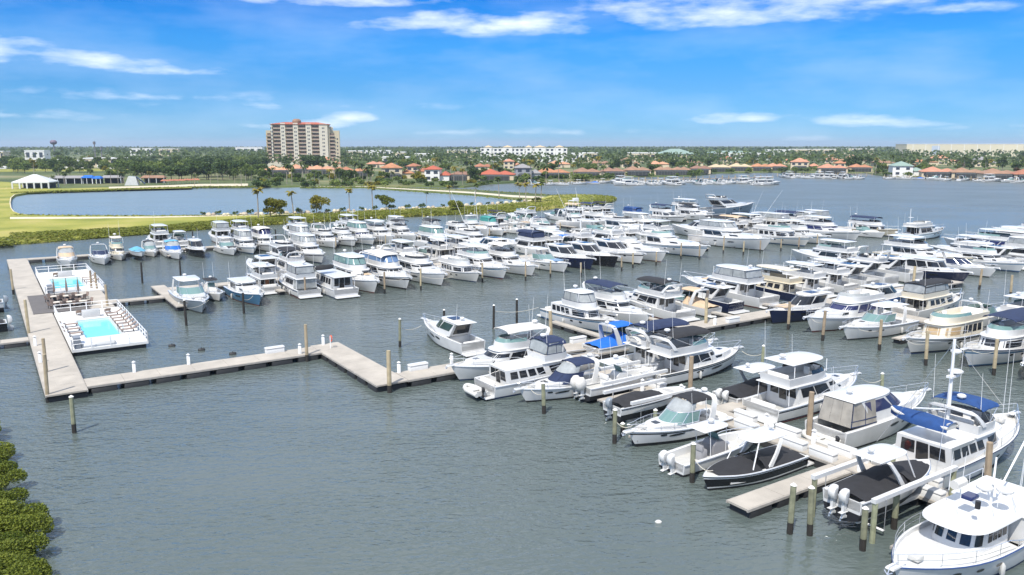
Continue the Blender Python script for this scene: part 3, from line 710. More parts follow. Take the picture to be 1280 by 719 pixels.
def dinghy(label, loc, rz, L=2.9, m=RUBBER, cover=None, motor=True, group=None, tilt=0.0):
    r = thing('dinghy', label, 'dinghy', loc, rz, group); r.rotation_euler = (tilt, 0, rz)
    if cover:
        mb = MB(); rows = []
        for i in range(9):
            f = i/8; w = .86*(1-max(0, f-.5)**2*3.6)*(.8+.2*min(1, f*4)); rows.append([(-L/2+L*f, w*cos(pi*j/8), -.02+.66*sin(pi*j/8)**.7*(1-.25*abs(f-.5))+.03*sin(f*17)*sin(pi*j/8)) for j in range(9)])
        mb.grid(rows); mb.build('cover', cover, r, 70)
    mb = MB(); rr = .2 if not cover else .12
    for sg in (1, -1): mb.tube([(-L/2, sg*.58, .25), (L*.15, sg*.58, .26), (L*.36, sg*.42, .32), (L*.47, sg*.16, .37), (L*.49, 0, .38)], rr, 8)
    mb.build('tube', m, r, 60)
    mb = MB(); mb.loft([[(-L/2+.1, -.5, .1), (L*.3, -.4, .1), (L*.42, 0, .2), (L*.3, .4, .1), (-L/2+.1, .5, .1)], [(-L/2+.1, -.5, .2), (L*.3, -.4, .22), (L*.42, 0, .3), (L*.3, .4, .22), (-L/2+.1, .5, .2)]]); mb.box(-L/2+.08, -L/2+.16, -.5, .5, .1, .55); mb.box(-.2, .1, -.5, .5, .3, .36); mb.build('floor', WHITE2, r)
    if motor and not cover: outboard(r, -L/2+.12, 0, .45, DARK, 0, .55)
    return r

# ================================================================ water and land
def water_mat(name='water', amp=1.0, base=(.086, .108, .102)):
    m = bpy.data.materials.new(name); m.use_nodes = True; N = m.node_tree.nodes; K = m.node_tree.links; p = N['Principled BSDF']
    p.inputs['Base Color'].default_value = (*base, 1); p.inputs['Roughness'].default_value = .07; p.inputs['IOR'].default_value = 1.5
    tc = N.new('ShaderNodeTexCoord')
    def nz(scale, detail, sx=1, sy=1, rot=0.4, dist=0):
        mp = N.new('ShaderNodeMapping'); mp.inputs['Scale'].default_value = (sx, sy, 1); mp.inputs['Rotation'].default_value = (0, 0, rot); K.new(tc.outputs['Object'], mp.inputs[0])
        n = N.new('ShaderNodeTexNoise'); n.inputs['Scale'].default_value = scale; n.inputs['Detail'].default_value = detail; n.inputs['Distortion'].default_value = dist; K.new(mp.outputs[0], n.inputs['Vector']); return n.outputs[0]
    a = nz(1.5, 3, 1, 1.9, -.35, .4); b = nz(.42, 3, 1, 2.0, -.2); w = nz(.030, 4, 1, 1.8, .5)
    def mth(op, x, y):
        n = N.new('ShaderNodeMath'); n.operation = op
        for i, v in enumerate((x, y)):
            if isinstance(v, (int, float)): n.inputs[i].default_value = v
            else: K.new(v, n.inputs[i])
        return n.outputs[0]
    hgt = mth('ADD', a, mth('MULTIPLY', b, 1.6))
    mr = N.new('ShaderNodeMapRange'); mr.inputs[1].default_value = .34; mr.inputs[2].default_value = .66; mr.inputs[3].default_value = .14*amp; mr.inputs[4].default_value = .66*amp; K.new(w, mr.inputs[0])
    # the open bay is rougher than the sheltered basin
    sp = N.new('ShaderNodeSeparateXYZ'); K.new(tc.outputs['Object'], sp.inputs[0])
    far = N.new('ShaderNodeMapRange'); far.inputs[1].default_value = 70; far.inputs[2].default_value = 300; far.inputs[3].default_value = 1; far.inputs[4].default_value = 2.1; K.new(sp.outputs[1], far.inputs[0])
    bp = N.new('ShaderNodeBump'); bp.inputs['Distance'].default_value = .28; K.new(mth('MULTIPLY', mr.outputs[0], far.outputs[0]), bp.inputs['Strength']); K.new(hgt, bp.inputs['Height'])
    rg = N.new('ShaderNodeMapRange'); rg.inputs[1].default_value = 60; rg.inputs[2].default_value = 320; rg.inputs[3].default_value = .06; rg.inputs[4].default_value = .30; K.new(sp.outputs[1], rg.inputs[0]); K.new(rg.outputs[0], p.inputs['Roughness']); K.new(bp.outputs[0], p.inputs['Normal'])
    return m
WATER = water_mat()
mb = MB(); mb.add([(-9000, -200, 0), (9000, -200, 0), (9000, 14000, 0), (-9000, 14000, 0)], [(0, 1, 2, 3)])
tag(mb.build('water', WATER, smooth=0), kind='structure')
def land_mat(name, c1, c2, c3, s1, s2):
    m = bpy.data.materials.new(name); m.use_nodes = True; N = m.node_tree.nodes; K = m.node_tree.links; p = N['Principled BSDF']; p.inputs['Roughness'].default_value = .95
    tc = N.new('ShaderNodeTexCoord'); n = N.new('ShaderNodeTexNoise'); n.inputs['Scale'].default_value = s1; n.inputs['Detail'].default_value = 8; K.new(tc.outputs['Object'], n.inputs['Vector'])
    r = N.new('ShaderNodeValToRGB'); e = r.color_ramp.elements; e[0].position = .35; e[0].color = (*c1, 1); e[1].position = .68; e[1].color = (*c3, 1); k = e.new(.52); k.color = (*c2, 1); K.new(n.outputs[0], r.inputs[0])
    K.new(r.outputs[0], p.inputs['Base Color']); n2 = N.new('ShaderNodeTexNoise'); n2.inputs['Scale'].default_value = s2; K.new(tc.outputs['Object'], n2.inputs['Vector'])
    b = N.new('ShaderNodeBump'); b.inputs['Strength'].default_value = .5; b.inputs['Distance'].default_value = .3; K.new(n2.outputs[0], b.inputs['Height']); K.new(b.outputs[0], p.inputs['Normal']); return m
LAND = land_mat('land_ground', (.04, .065, .015), (.09, .115, .03), (.24, .21, .11), .012, .4)
LAWN = land_mat('lawn_grass', (.17, .19, .02), (.27, .265, .04), (.36, .31, .09), .05, 1.0)
SAND = mat('pale_path', (.62, .55, .42), .9, var=.2, vscale=.4)
BANK = mat('bank_soil', (.09, .08, .05), .95, var=.5, vscale=.8)
def interp(pts, x):
    for a, b in zip(pts, pts[1:]):
        if a[0] <= x <= b[0]: return a[1]+(b[1]-a[1])*(x-a[0])/max(1e-9, b[0]-a[0])
    return pts[-1][1]
SHORE = [(-400, 332), (0, 308), (13, 307), (13.2, 243), (60, 241), (130, 239), (200, 236.5), (260, 235), (320, 235), (375, 234.6), (455, 234), (520, 234), (580, 235), (612, 231), (640, 229.3), (690, 228.5), (765, 226), (772, 221.5), (865, 221), (890, 217.5), (960, 216), (1080, 217), (1110, 221.5), (1200, 223), (1280, 226), (1500, 232), (1900, 240)]
LZ = .9
def wob(i, a): return a*sin(i*1.7)+a*.6*sin(i*3.1+1)
mb = MB(); top = []; xs = []
for a, b in zip(SHORE, SHORE[1:]):
    n = max(1, int((b[0]-a[0])/12))
    for k in range(n): xs.append((a[0]+(b[0]-a[0])*k/n, a[1]+(b[1]-a[1])*k/n))
xs.append(SHORE[-1])
near = [G(x, y+wob(i, .18), 0) for i, (x, y) in enumerate(xs)]
rows = [[(X, Y, -.4) for X, Y in near], [(X*1.004, Y*1.004, LZ) for X, Y in near]]
for k in (1.15, 1.6, 2.6, 6, 20): rows.append([(X*k, Y*k, LZ) for X, Y in near])
mb.grid(rows); o = mb.build('terrain', LAND, smooth=0); tag(o, kind='structure')
OUT = [(13, 307), (50, 304), (100, 300), (150, 296), (200, 292), (260, 287), (330, 282), (400, 278), (450, 275), (500, 272), (560, 269), (620, 267), (660, 265), (690, 262), (720, 259), (745, 256), (765, 253), (771, 250.5)]
INN = [(13, 271), (100, 272), (200, 272.5), (330, 271), (400, 269), (480, 265), (560, 261.5), (620, 258), (655, 254), (680, 249), (690, 246), (720, 245), (745, 246), (765, 248), (771, 250)]
mb = MB(); A = []; B_ = []; n = 110
for i in range(n+1):
    x = 13+(771-13)*i/n; A.append(G(x, interp(OUT, x)+wob(i, .35))); B_.append(G(x, interp(INN, x)))
def lerp2(a, b, f): return (a[0]+(b[0]-a[0])*f, a[1]+(b[1]-a[1])*f)
mb.grid([[(x, y, -.4) for x, y in A], [(*lerp2(a, b, .04), .55) for a, b in zip(A, B_)], [(*lerp2(a, b, .35), 1.0) for a, b in zip(A, B_)], [(*lerp2(a, b, .93), 1.0) for a, b in zip(A, B_)], [(x, y, -.4) for x, y in B_]])
tag(mb.build('grass_spit_ground', LAWN, smooth=0), kind='structure')
mb = MB(); r0, r1 = [], []
for i in range(n+1):
    f = i/n; x = 13+(771-13)*f
    if x > 676: break
    e = .74+.10*f; r0.append((*lerp2(A[i], B_[i], e), 1.006)); r1.append((*lerp2(A[i], B_[i], min(.93, e+.09)), 1.006))
mb.grid([r0, r1]); tag(mb.build('footpath', SAND, smooth=0), kind='structure')
CAUS_T = [(375, 234.6), (455, 233.5), (485, 235), (540, 237), (590, 238.5), (640, 242), (690, 245.5)]
CAUS_B = [(375, 235.6), (455, 235.5), (485, 238), (540, 241.5), (590, 245), (640, 250), (690, 252)]
mb = MB(); q0, q1 = [], []
for i in range(81):
    x = 6+(686-6)*i/80; q0.append((*G(x, interp(INN, max(13, x))+1.0), .006)); q1.append((*G(x, interp(SHORE, max(13.2, x))-1.0 if x < 380 else interp(CAUS_B, x)-.6), .006))
mb.grid([q0, q1]); tag(mb.build('lagoon_water', water_mat('lagoon_water', .7, (.15, .21, .24)), smooth=0), kind='structure')
mb = MB(); cor = [(11, 277), (80, 274.4), (44, 272.8), (26, 271.2), (18, 268), (14.5, 263), (13.5, 256), (14.5, 250), (19, 246), (34, 243.3), (70, 241), (70, 238.6), (11, 239)]
mb.add([(*G(x, y, 0), .93) for x, y in cor], [tuple(range(len(cor)))]); mb.grid([[(*G(x, y, 0), .93) for x, y in cor], [(*G(x, y, 0), -.4) for x, y in cor]]); tag(mb.build('lagoon_bank_ground', LAWN, smooth=0), kind='structure')
mb = MB(); e_ = cor[2:10]; mb.grid([[(*G(x, y, 0), .938) for x, y in e_], [(*G(x-1.3 if 243.6 < y < 270 else x, y, 0), .938) for x, y in e_]]); tag(mb.build('lagoon_beach_sand', mat('beach_sand', (.55, .48, .35), .9), smooth=0), kind='structure')
mb = MB(); a, b = [], []
for i in range(41):
    x = 375+315*i/40; a.append(G(x, interp(CAUS_B, x))); b.append(G(x, interp(CAUS_T, x)))
mb.grid([[(x, y, -.4) for x, y in a], [(*lerp2(p, q, .1), .8) for p, q in zip(a, b)], [(*lerp2(p, q, .9), .8) for p, q in zip(a, b)], [(x, y, -.4) for x, y in b]])
tag(mb.build('causeway_land', LAND, smooth=0), kind='structure')
mb = MB(); mb.grid([[(*lerp2(p, q, .12), .806) for p, q in zip(a, b)], [(*lerp2(p, q, .42), .806) for p, q in zip(a, b)]]); tag(mb.build('causeway_path', SAND, smooth=0), kind='structure')
# the beach strip and lawn across the lagoon
def strip(name, pts, z, m):
    mb = MB(); mb.grid([[(*G(x, y0, z), z) for x, y0, y1 in pts], [(*G(x, y1, z), z) for x, y0, y1 in pts]]); tag(mb.build(name, m, smooth=0), kind='structure')
strip('beach_sand', [(136, 235.6, 233.6), (200, 234.2, 232), (250, 233, 230), (310, 232.6, 229.6)], .92, mat('beach_sand', (.55, .48, .35), .9))
strip('lawn', [(-300, 296, 225), (-40, 300, 226), (0, 302, 227), (12.5, 296, 228), (12.9, 242, 229), (60, 239.5, 236), (130, 237.5, 234.5), (240, 235, 233)], .91, LAWN)
strip('far_lawn', [(-40, 216, 212), (60, 214, 211), (170, 214, 211)], .914, LAWN)

# ================================================================ docks
DZ = .72
DECK = mat('dock_concrete', (.44, .40, .345), .85, var=.24, vscale=.6, bump=.25, bscale=8)
DECKG = mat('deck_gray_boards', (.13, .12, .115), .8, var=.2, vscale=2)
EDGE = mat('dock_edge', (.40, .37, .33), .8, var=.3, vscale=2)
FLOAT = mat('dock_float', (.018, .019, .02), .6, var=.3)
PILEM = mat('piling_wood', (.46, .37, .24), .85, var=.4, vscale=1.6, rand=.2)
PILEG = mat('piling_green', (.30, .31, .20), .85, var=.45, vscale=2.0, rand=.25)
PILED = mat('piling_wet', (.035, .03, .025), .7, var=.4)
CAPM = mat('piling_cap', (.75, .74, .70), .6)
def dock(label, s0, s1, t0, t1, z=.72, m=DECK, name='floating_dock', fl=True, group='floating docks of the marina'):
    cs, ct = (s0+s1)/2, (t0+t1)/2; r = thing(name, label, 'dock', (*W(cs, ct), 0), TH, group)
    a, b = (s1-s0)/2, (t1-t0)/2
    mb = MB(); long_s = a >= b; L = max(a, b); n = max(1, round(2*L/3.0))
    # slab sections with open joints
    for i in range(n):
        p0 = -L+2*L*i/n+.012; p1 = -L+2*L*(i+1)/n-.012
        if long_s: mb.box(p0, p1, -b+.1, b-.1, z-.14, z)
        else: mb.box(-a+.1, a-.1, p0, p1, z-.14, z)
    mb.build('deck', m, r, 0)
    mb = MB()
    for sg in (1, -1):
        if long_s: mb.box(-a, a, min(sg*b, sg*(b-.1)), max(sg*b, sg*(b-.1)), z-.19, z-.02)
        else: mb.box(min(sg*a, sg*(a-.1)), max(sg*a, sg*(a-.1)), -b, b, z-.19, z-.02)
    mb.build('rub_strip', EDGE, r, 0)
    if fl:
        nf = max(1, min(90, round(2*L/2.6))); fo = None; st = 2*L/nf
        for i in range(nf):
            c = -L+st*(i+.5); hl = st*.5-.28
            if fo is None:
                mb = MB(); w = (b if long_s else a)-.04
                if long_s: mb.rbox(-hl, hl, -w, w, -.3, z-.20, .05)
                else: mb.rbox(-w, w, -hl, hl, -.3, z-.20, .05)
                fo = mb.build('float', FLOAT, r); o = fo
            else: o = fo.copy(); COL.objects.link(o)
            o.location = (c, 0, 0) if long_s else (0, c, 0)
    return r
dock('long tan walkway running past the two floating pools', 3.0, 6.3, 77.3, 177, group='floating docks of the marina')
dock('tan footbridge dock from the pool walkway to the first corner', 6.32, 28.0, 78.3, 81.3)
dock('short tan dock leg stepping between the two footbridge corners', 28.02, 31.2, 64.3, 81.7)
dock('long tan dock with boats on both sides, beyond the footbridge corners', 31.22, 128, 64.3, 67.3)
dock('tan pier with power pedestals between the two front boat rows', 46.4, 48.9, 6, 64.28)
dock('tan pier behind the second row of bow out boats', 94.5, 97.0, 14, 64.28)
dock('long middle pier hidden between two packed rows of boats', 22.4, 189, 125.6, 128.4)
dock('short dock arm joining the pool deck to its angled end', 13.2, 20.4, 120, 122)
dock('angled end of the dock arm beside the gray hulled boat', 20.42, 22.38, 112, 131)
dock('outer pier below the grass spit', 6.32, 168, 174.6, 177.0)
dock('dock across the end of the outer pier', 168.02, 171, 166, 186)
FG = 'narrow finger docks between the slips'
fing = [(36.2, 46.38, 29.3, 31.0, 'finger dock ahead of the black hulled runabout'), (39.2, 46.38, 20.6, 22.2, 'finger dock beside the pilothouse trawler in the corner'), (48.92, 60, 42.2, 43.8, 'finger dock beside the black covered outboard boat'), (48.92, 60, 27.3, 28.6, 'finger dock between the curtained yacht and the large trawler'), (42.2, 46.38, 49.2, 50.6, 'finger dock under the shrouded lift boat'), (38.6, 46.38, 41.6, 42.6, 'finger dock hidden behind the green windshield cruiser'), (48.92, 58, 53.0, 54.2, 'finger dock beside the black bimini yacht'), (48.92, 56, 62, 63.2, 'finger dock behind the blue bimini cruiser')]
for s0, s1, t0, t1, lb in fing: dock(lb, s0, s1, t0, t1, .66, group=FG)
k = 0
for s in (57.3, 68.5, 78, 88, 98, 109): dock('narrow finger dock among the packed slips', s-.5, s+.5, 67.32, 77.5, .66, group=FG+', packed rows')
for s in range(36, 188, 9): dock('narrow finger dock among the packed slips', s-.5, s+.5, 116, 125.58, .66, group=FG+', packed rows')
for s in (19, 30, 42, 53, 64, 75, 86, 97, 108, 119, 130, 141, 152): dock('narrow finger dock among the packed slips', s-.5, s+.5, 166, 174.58, .66, group=FG+', packed rows')
for t in (22, 31, 40, 49, 57): dock('narrow finger dock among the packed slips', 84, 94.48, t-.5, t+.5, .66, group=FG+', packed rows')
dock('low finger dock outside the walkway with a metal ramp', -5, 2.98, 101.5, 103.5, .66, group=FG)
# pilings
def piling(px, h, m, label, group, cap=True, r=.17, z0=None, square=False):
    X, Y = G(*px); o = thing('piling', label, 'piling', (X, Y, 0), random.uniform(0, 3), group)
    o.rotation_euler = (random.gauss(0, .016), random.gauss(0, .016), o.rotation_euler[2])
    mb = MB(); n = 8
    mb.loft([[(rr*cos(2*pi*i/n), rr*sin(2*pi*i/n), z) for i in range(n)] for z, rr in ((.7, r*1.02), (h*.6, r), (h, r*.95))]); mb.build('post', m, o)
    mb = MB(); mb.loft([[(r*1.03*cos(2*pi*i/n), r*1.03*sin(2*pi*i/n), z) for i in range(n)] for z in (-1.2, .71)]); mb.build('wet_band', PILED, o)
    if cap: mb = MB(); mb.cyl(0, 0, h-.02, h+.1, r*1.15, 8, 0, r*.35); mb.build('cap', CAPM, o)
    return o
TALL = [((60, 503), 4.3, 'tall tan piling at the near end of the pool walkway'), ((384, 452), 3.9, 'tall tan piling at the first footbridge corner'), ((487, 491), 3.9, 'tall tan piling at the second footbridge corner'), ((862, 501), 4.0, 'tall tan piling beside the black striped yacht stern'), ((1010, 558), 4.2, 'tall tan piling by the hardtop flybridge yacht stern'), ((1232, 634), 4.2, 'thick tan piling by the large trawler stern'), ((689, 428), 3.6, 'tan piling beside the enclosed white trawler bow'), ((882, 411), 3.8, 'tan piling on the long dock by the tan dinghy'), ((1141, 361), 3.5, 'tan piling on the long dock past the sport yachts'), ((1013, 365), 3.5, 'tan piling on the long dock behind the cream trawler'), ((37, 424), 4.6, 'tall tan piling on the walkway beside the gray deck'), ((59, 474), 4.0, 'tall tan piling on the walkway between pool and corner'), ((17, 368), 3.8, 'tan piling on the walkway by the far pool'), ((135, 389), 3.6, 'gray piling at the pool deck corner'), ((115, 366), 3.4, 'gray piling at the far pool corner, nearer the pool'), ((122, 367), 3.2, 'gray piling at the far pool corner, outer one')]
for px, h, lb in TALL: piling(px, h, PILEM, lb, 'tall tan dock pilings', cap=False, r=.16 if px[0] < 400 else .20)
for px, h, lb in [((680, 517), 2.6, 'greenish piling at the bow of the navy canvas cruiser'), ((768, 554), 2.6, 'greenish piling at the bow of the black striped cruiser'), ((865, 603), 2.7, 'greenish piling between twin outboards and the black runabout'), ((987, 667), 3.0, 'outermost greenish piling in open water by the hardtop boat lift'), ((1012, 669), 2.9, 'greenish piling at the outer corner of the hardtop boat lift'), ((1078, 688), 2.5, 'greenish piling behind the outboards of the lifted hardtop boat'), ((1117, 661), 2.3, 'greenish piling between the lifted hardtop boat and corner trawler'), ((669, 470), 1.8, 'short greenish piling beside the navy enclosed trawler'), ((818, 537), 1.6, 'short greenish piling behind the green windshield cruiser'), ((93, 541), 2.9, 'greenish piling standing alone off the walkway end'), ((778, 545), 1.0, 'lowest greenish piling by the black covered runabout')]:
    piling(px, h, PILEG, lb, 'weathered pilings of the near slips')
for px, h, lb in [((500, 434), 3.2, 'dark piling off the bow of the green tinted sport yacht'), ((617, 411), 2.9, 'dark piling in the fairway between sport yacht and enclosed trawler'), ((646, 406), 3.2, 'dark piling roped toward the enclosed white trawler'), ((555, 402), 1.5, 'short dark piling behind the sport yacht'), ((233, 407), 3.2, 'dark piling at the gray hulled boat bow'), ((305, 392), 2.8, 'dark piling between gray hulled and steel blue boats'), ((178, 354), 3.4, 'white capped dark piling alone behind the pools'), ((226, 346), 2.8, 'dark piling beyond the angled dock end'), ((952, 467), 2.8, 'piling standing alone in the fairway off the black striped yacht'), ((1102, 494), 2.0, 'short lamp topped piling off the hardtop flybridge yacht'), ((345, 300), 2.5, 'thin dark piling behind the curtained white yacht row'), ((368, 302), 2.6, 'thin dark piling before the spit fringe'), ((241, 300), 2.0, 'short dark piling at the spit pier slips')]:
    piling(px, h, PILED if px[1] < 420 else PILEG, lb, 'dark mooring pilings in the water', cap=px[1] > 400, r=.15)
for px, h in [((382, 372), 3), ((481, 367), 3.3), ((526, 363), 3.4), ((603, 353), 3.2), ((657, 351), 3.2), ((688, 347), 2.8), ((726, 346), 2.4), ((777, 339), 2.5), ((791, 335), 2.8), ((820, 332), 2.6), ((851, 324), 3.2), ((874, 325), 3), ((904, 317), 3.6), ((929, 319), 2.8), ((950, 316), 2.6), ((976, 314), 2.6), ((998, 313), 2.8), ((1021, 308), 2.7), ((1064, 301), 2.6), ((1096, 296), 2.2), ((420, 312), 2.6), ((482, 310), 2.8), ((541, 305), 2.4), ((612, 298), 2.4), ((700, 290), 2.4), ((774, 283), 2.4)]:
    piling(px, h, PILEM, 'slender tan piling at a slip mouth of the packed rows', 'slip pilings of the packed rows', cap=False, r=.14)
for px, h, lb in [((985, 412), 3.4, 'tan piling at the navy coupe bow'), ((1028, 426), 3.5, 'tan piling before the blue tinted windshield yacht'), ((1099, 438), 3.4, 'tan piling at the wide windshield express cruiser bow'), ((1157, 457), 3.6, 'tan piling at the tan curtained cream trawler bow'), ((1242, 469), 3.6, 'tan piling at the navy bimini trawler bow'), ((1096, 390), 2.6, 'tan piling behind the second pier coupe'), ((1224, 362), 3.2, 'tan piling at the navy hulled bow out yacht'), ((1263, 371), 3.2, 'tan piling at the navy windshield cover cruiser')]:
    piling(px, h, PILEM, lb, 'slip pilings of the second pier', cap=False, r=.17)

# dock furniture
def pedestal(s, t, z=DZ):
    r = thing('power_pedestal', 'white power pedestal with lamp head on the near pier between the front rows', 'pedestal', (*W(s, t), z), TH, 'white power pedestals along the docks')
    mb = MB(); mb.rbox(-.14, .14, -.12, .12, 0, .85, .03); mb.build('post', ALU, r); mb = MB(); mb.cyl(0, 0, .85, 1.0, .1, 8); mb.cyl(0, 0, 1.0, 1.12, .2, 8, 0, .05); mb.build('lamp_head', WHITE, r); return r
P0 = pedestal(46.9, 22.5)
for s, t in [(48.5, 33.8), (48.5, 38), (46.8, 36.2), (46.8, 44), (48.5, 47), (48.5, 29.6), (46.8, 29.0), (48.5, 52), (46.8, 50), (15.5, 81.0), (10.6, 81.0), (29.4, 81.4), (37.2, 67.0), (48, 66.9), (60, 64.7), (72, 64.7), (84, 64.7), (96, 64.7), (108, 64.7), (3.4, 90), (3.4, 98), (31.5, 67.0), (26, 79)]: dup(P0, (*W(s, t), DZ), label='white power pedestal with lamp head on the '+('near pier between the front rows' if s > 46 and t < 60 else 'pool walkway' if s < 6 else 'footbridge dock' if s < 40 else 'long dock beyond the footbridge'))
def dbox(s, t, rz=0):
    r = thing('dock_box', 'long white fiberglass dock box on the near pier', 'dock box', (*W(s, t), DZ), TH+rz, 'white dock boxes along the docks')
    mb = MB(); mb.rbox(-.95, .95, -.3, .3, 0, .5, .03); mb.build('box', WHITE, r); mb = MB(); mb.rbox(-1.0, 1.0, -.34, .34, .5, .62, .05); mb.build('lid', WHITE, r); return r
D0 = dbox(48.5, 36.0, pi/2)
for s, t, a in [(48.5, 40, 1), (48.5, 31.5, 1), (46.8, 34.2, 1), (46.8, 31.8, 1), (46.8, 38.5, 1), (48.5, 25.5, 1), (46.8, 24.4, 1), (48.5, 22, 1), (48.5, 45.3, 1), (24, 81, 0), (33.5, 67, 0), (53, 67, 0), (62, 64.6, 0), (75, 64.6, 0), (46.8, 47.2, 1), (48.5, 50, 1), (90, 64.6, 0)]: dup(D0, (*W(s, t), DZ), TH+(pi/2 if a else 0), label='long white fiberglass dock box on the '+('near pier' if a else 'footbridge dock' if s < 40 else 'long dock beyond the footbridge'))
def ring_buoy(s, t):
    r = thing('life_ring', 'orange life ring on a white post at the footbridge corner', 'life ring', (*W(s, t), DZ), TH)
    mb = MB(); mb.cyl(0, 0, 0, 1.3, .05, 6); mb.build('post', ALU, r); mb = MB(); mb.tube([(.08, .3*cos(a*pi/6), 1.05+.3*sin(a*pi/6)) for a in range(13)], .06, 5); mb.build('ring', ORANGE, r)
ring_buoy(29.5, 79.5)
mb = MB(); mb.ball(0, 0, 0, .3, .3, .34); o = mb.build('fender_ball', ORANGE); o.location = (*W(49.3, 29.2), .95); tag(o, 'round orange fender ball on the dock by the large trawler stern', 'fender')
# floats and buoys on the water
for px, lb in [((215, 433), 'small black float toward the pools'), ((252, 438), 'small black float between two others in the basin'), ((291, 443), 'small black float toward the footbridge pedestal')]:
    mb = MB(); mb.rbox(-.36, .36, -.2, .2, -.15, .22, .08); mb.tube([(0, 0, .22), (0, 0, .34)], .04, 5); o = mb.build('mooring_float', FLOAT); o.location = (*G(*px), 0); o.rotation_euler[2] = .4; tag(o, lb, 'float')
mb = MB(); mb.ball(0, 0, .02, .22, .16, .12); o = mb.build('drifting_buoy', WHITE2); o.location = (*G(823, 653), 0); tag(o, 'tiny white buoy drifting in the open near water', 'buoy')

# boat lifts
def lift(c, L, w, zb, label, posts=True):
    X, Y = W(*c); r = thing('boat_lift', label, 'boat lift', (X, Y, 0), TH, 'boat lifts of the near pier')
    for sg in (1, -1):
        mb = MB(); mb.box(-L/2, L/2, sg*w/2-.14, sg*w/2+.14, zb+1.25, zb+1.5); mb.build('side_beam', WHITE, r)
        mb = MB(); mb.rbox(-L*.45, L*.45, sg*.75-.12, sg*.75+.12, zb-.55, zb-.3, .04); mb.build('bunk', WHITE2, r)
    for x in (-L*.35, L*.35):
        mb = MB(); mb.box(x-.1, x+.1, -w/2, w/2, zb-.75, zb-DZ); mb.build('cradle_beam', ALU, r)
        for sg in (1, -1): mb = MB(); mb.tube([(x, sg*w/2, zb-.7), (x, sg*w/2, zb+1.3)], .03, 4); mb.build('cable', STEEL, r)
    if posts:
        for x in (-L/2+.2, L/2-.2):
            for sg in (1, -1): mb = MB(); mb.cyl(x, sg*w/2, -1, zb+1.25, .16, 8); mb.build('post', PILEG, r)
    return r
s, t = ST(1050, 662); lift((s+4.2, t), 8.6, 3.9, 1.15, 'white boat lift holding the hardtop boat with twin white outboards')
s, t = ST(728, 502); lift((s+4.5, t), 7.5, 3.6, .55, 'boat lift under the shrouded center console', False)
s, t = ST(765, 526); lift((s+4.0, t), 7.0, 3.4, .45, 'boat lift under the black covered runabout', False)

# floating pools
POOLW = mat('pool_water', (.20, .66, .70), .06, var=.12, vscale=1.5)
POOLD = mat('pool_deck_white', (.74, .73, .70), .7, var=.08)
TAUPE = mat('sling_taupe', (.24, .18, .15), .8); TABLEM = mat('stone_table', (.60, .54, .46), .6)
def pool(label, s0, s1, t0, t1, p0, p1, q0, q1):
    cs, ct = (s0+s1)/2, (t0+t1)/2; r = thing('floating_pool', label, 'swimming pool', (*W(cs, ct), 0), TH); a, b = (s1-s0)/2, (t1-t0)/2
    p0 -= cs; p1 -= cs; q0 -= ct; q1 -= ct; z = .75
    mb = MB()
    for x0, x1, y0, y1 in ((-a, p0, -b, b), (p1, a, -b, b), (p0, p1, -b, q0), (p0, p1, q1, b)): mb.box(x0, x1, y0, y1, z-.3, z)
    mb.build('pool_deck', POOLD, r, 0)
    mb = MB()
    for x0, x1, y0, y1 in ((p0-.3, p0-.002, q0-.3, q1+.3), (p1+.002, p1+.3, q0-.3, q1+.3), (p0, p1, q0-.3, q0-.002), (p0, p1, q1+.002, q1+.3)): mb.box(x0, x1, y0, y1, z-.2, z+.1)
    mb.build('coping', WHITE, r, 0)
    mb = MB(); mb.add([(p0, q0, z-.16), (p1, q0, z-.16), (p1, q1, z-.16), (p0, q1, z-.16)], [(0, 1, 2, 3)]); mb.build('pool_water', POOLW, r, 0)
    nf = 7
    for i in range(nf): mb = MB(); y = -b+2*b*(i+.5)/nf; mb.rbox(-a+.2, a-.2, y-b/nf+.3, y+b/nf-.3, -.3, z-.31, .05); mb.build('float', FLOAT, r)
    mb = MB()
    def rail(x0, y0, x1, y1):
        n = max(2, int(hypot(x1-x0, y1-y0)/1.6))
        for h in (1.0, .55): mb.tube([(x0, y0, z+h), (x1, y1, z+h)], .035, 4)
        for i in range(n+1): mb.box(x0+(x1-x0)*i/n-.05, x0+(x1-x0)*i/n+.05, y0+(y1-y0)*i/n-.05, y0+(y1-y0)*i/n+.05, z, z+1.05)
    rail(a-.06, -b+.06, a-.06, b-.06); rail(-a+.06, -b+.06, a-.06, -b+.06); rail(-a+.06, b-.06, a-.06, b-.06); rail(-a+.06, -b+.06, -a+.06, b-.06)
    mb.build('railing', ALU, r, 0)
    mb = MB(); mb.rbox(-a+1.0, a-3.2, -b+.4, -b+2.2, z, z+.45, .08); mb.build('pump_house', WHITE, r); mb = MB(); mb.box(-a+.3, -a+.95, -b+.25, -b+1.6, z, z+1.2); mb.build('vent_panel', mat('vent_gray', (.2, .22, .25), .5), r)
    mb = MB()
    for y in (-.3, .3): mb.tube([(p1+.4, q0+1.5+y, z), (p1+.4, q0+1.5+y, z+.9), (p1-.1, q0+1.5+y, z+.9), (p1-.15, q0+1.5+y, z-.15)], .035, 5)
    mb.build('ladder_rail', STEEL, r)
    mb = MB(); mb.rbox(-1.0, 1.0, q1+1.6, q1+2.6, z, z+.9, .05); mb.build('towel_cabinet', mat('cabinet_gray', (.42, .42, .42), .5), r)
    return r
pool('turquoise floating swimming pool toward the footbridge, with brown loungers', 6.45, 13.9, 93.5, 116.2, 8.3, 11.9, 98.4, 109.0)
pool('floating swimming pool farther from the footbridge, pale turquoise behind closed umbrellas', 6.5, 14.2, 131.6, 155, 8.0, 12.0, 136, 146)
dock('gray board deck with tables and closed umbrellas between the pools', 4.1, 10.8, 116.6, 131.4, .785, DECKG, fl=False)
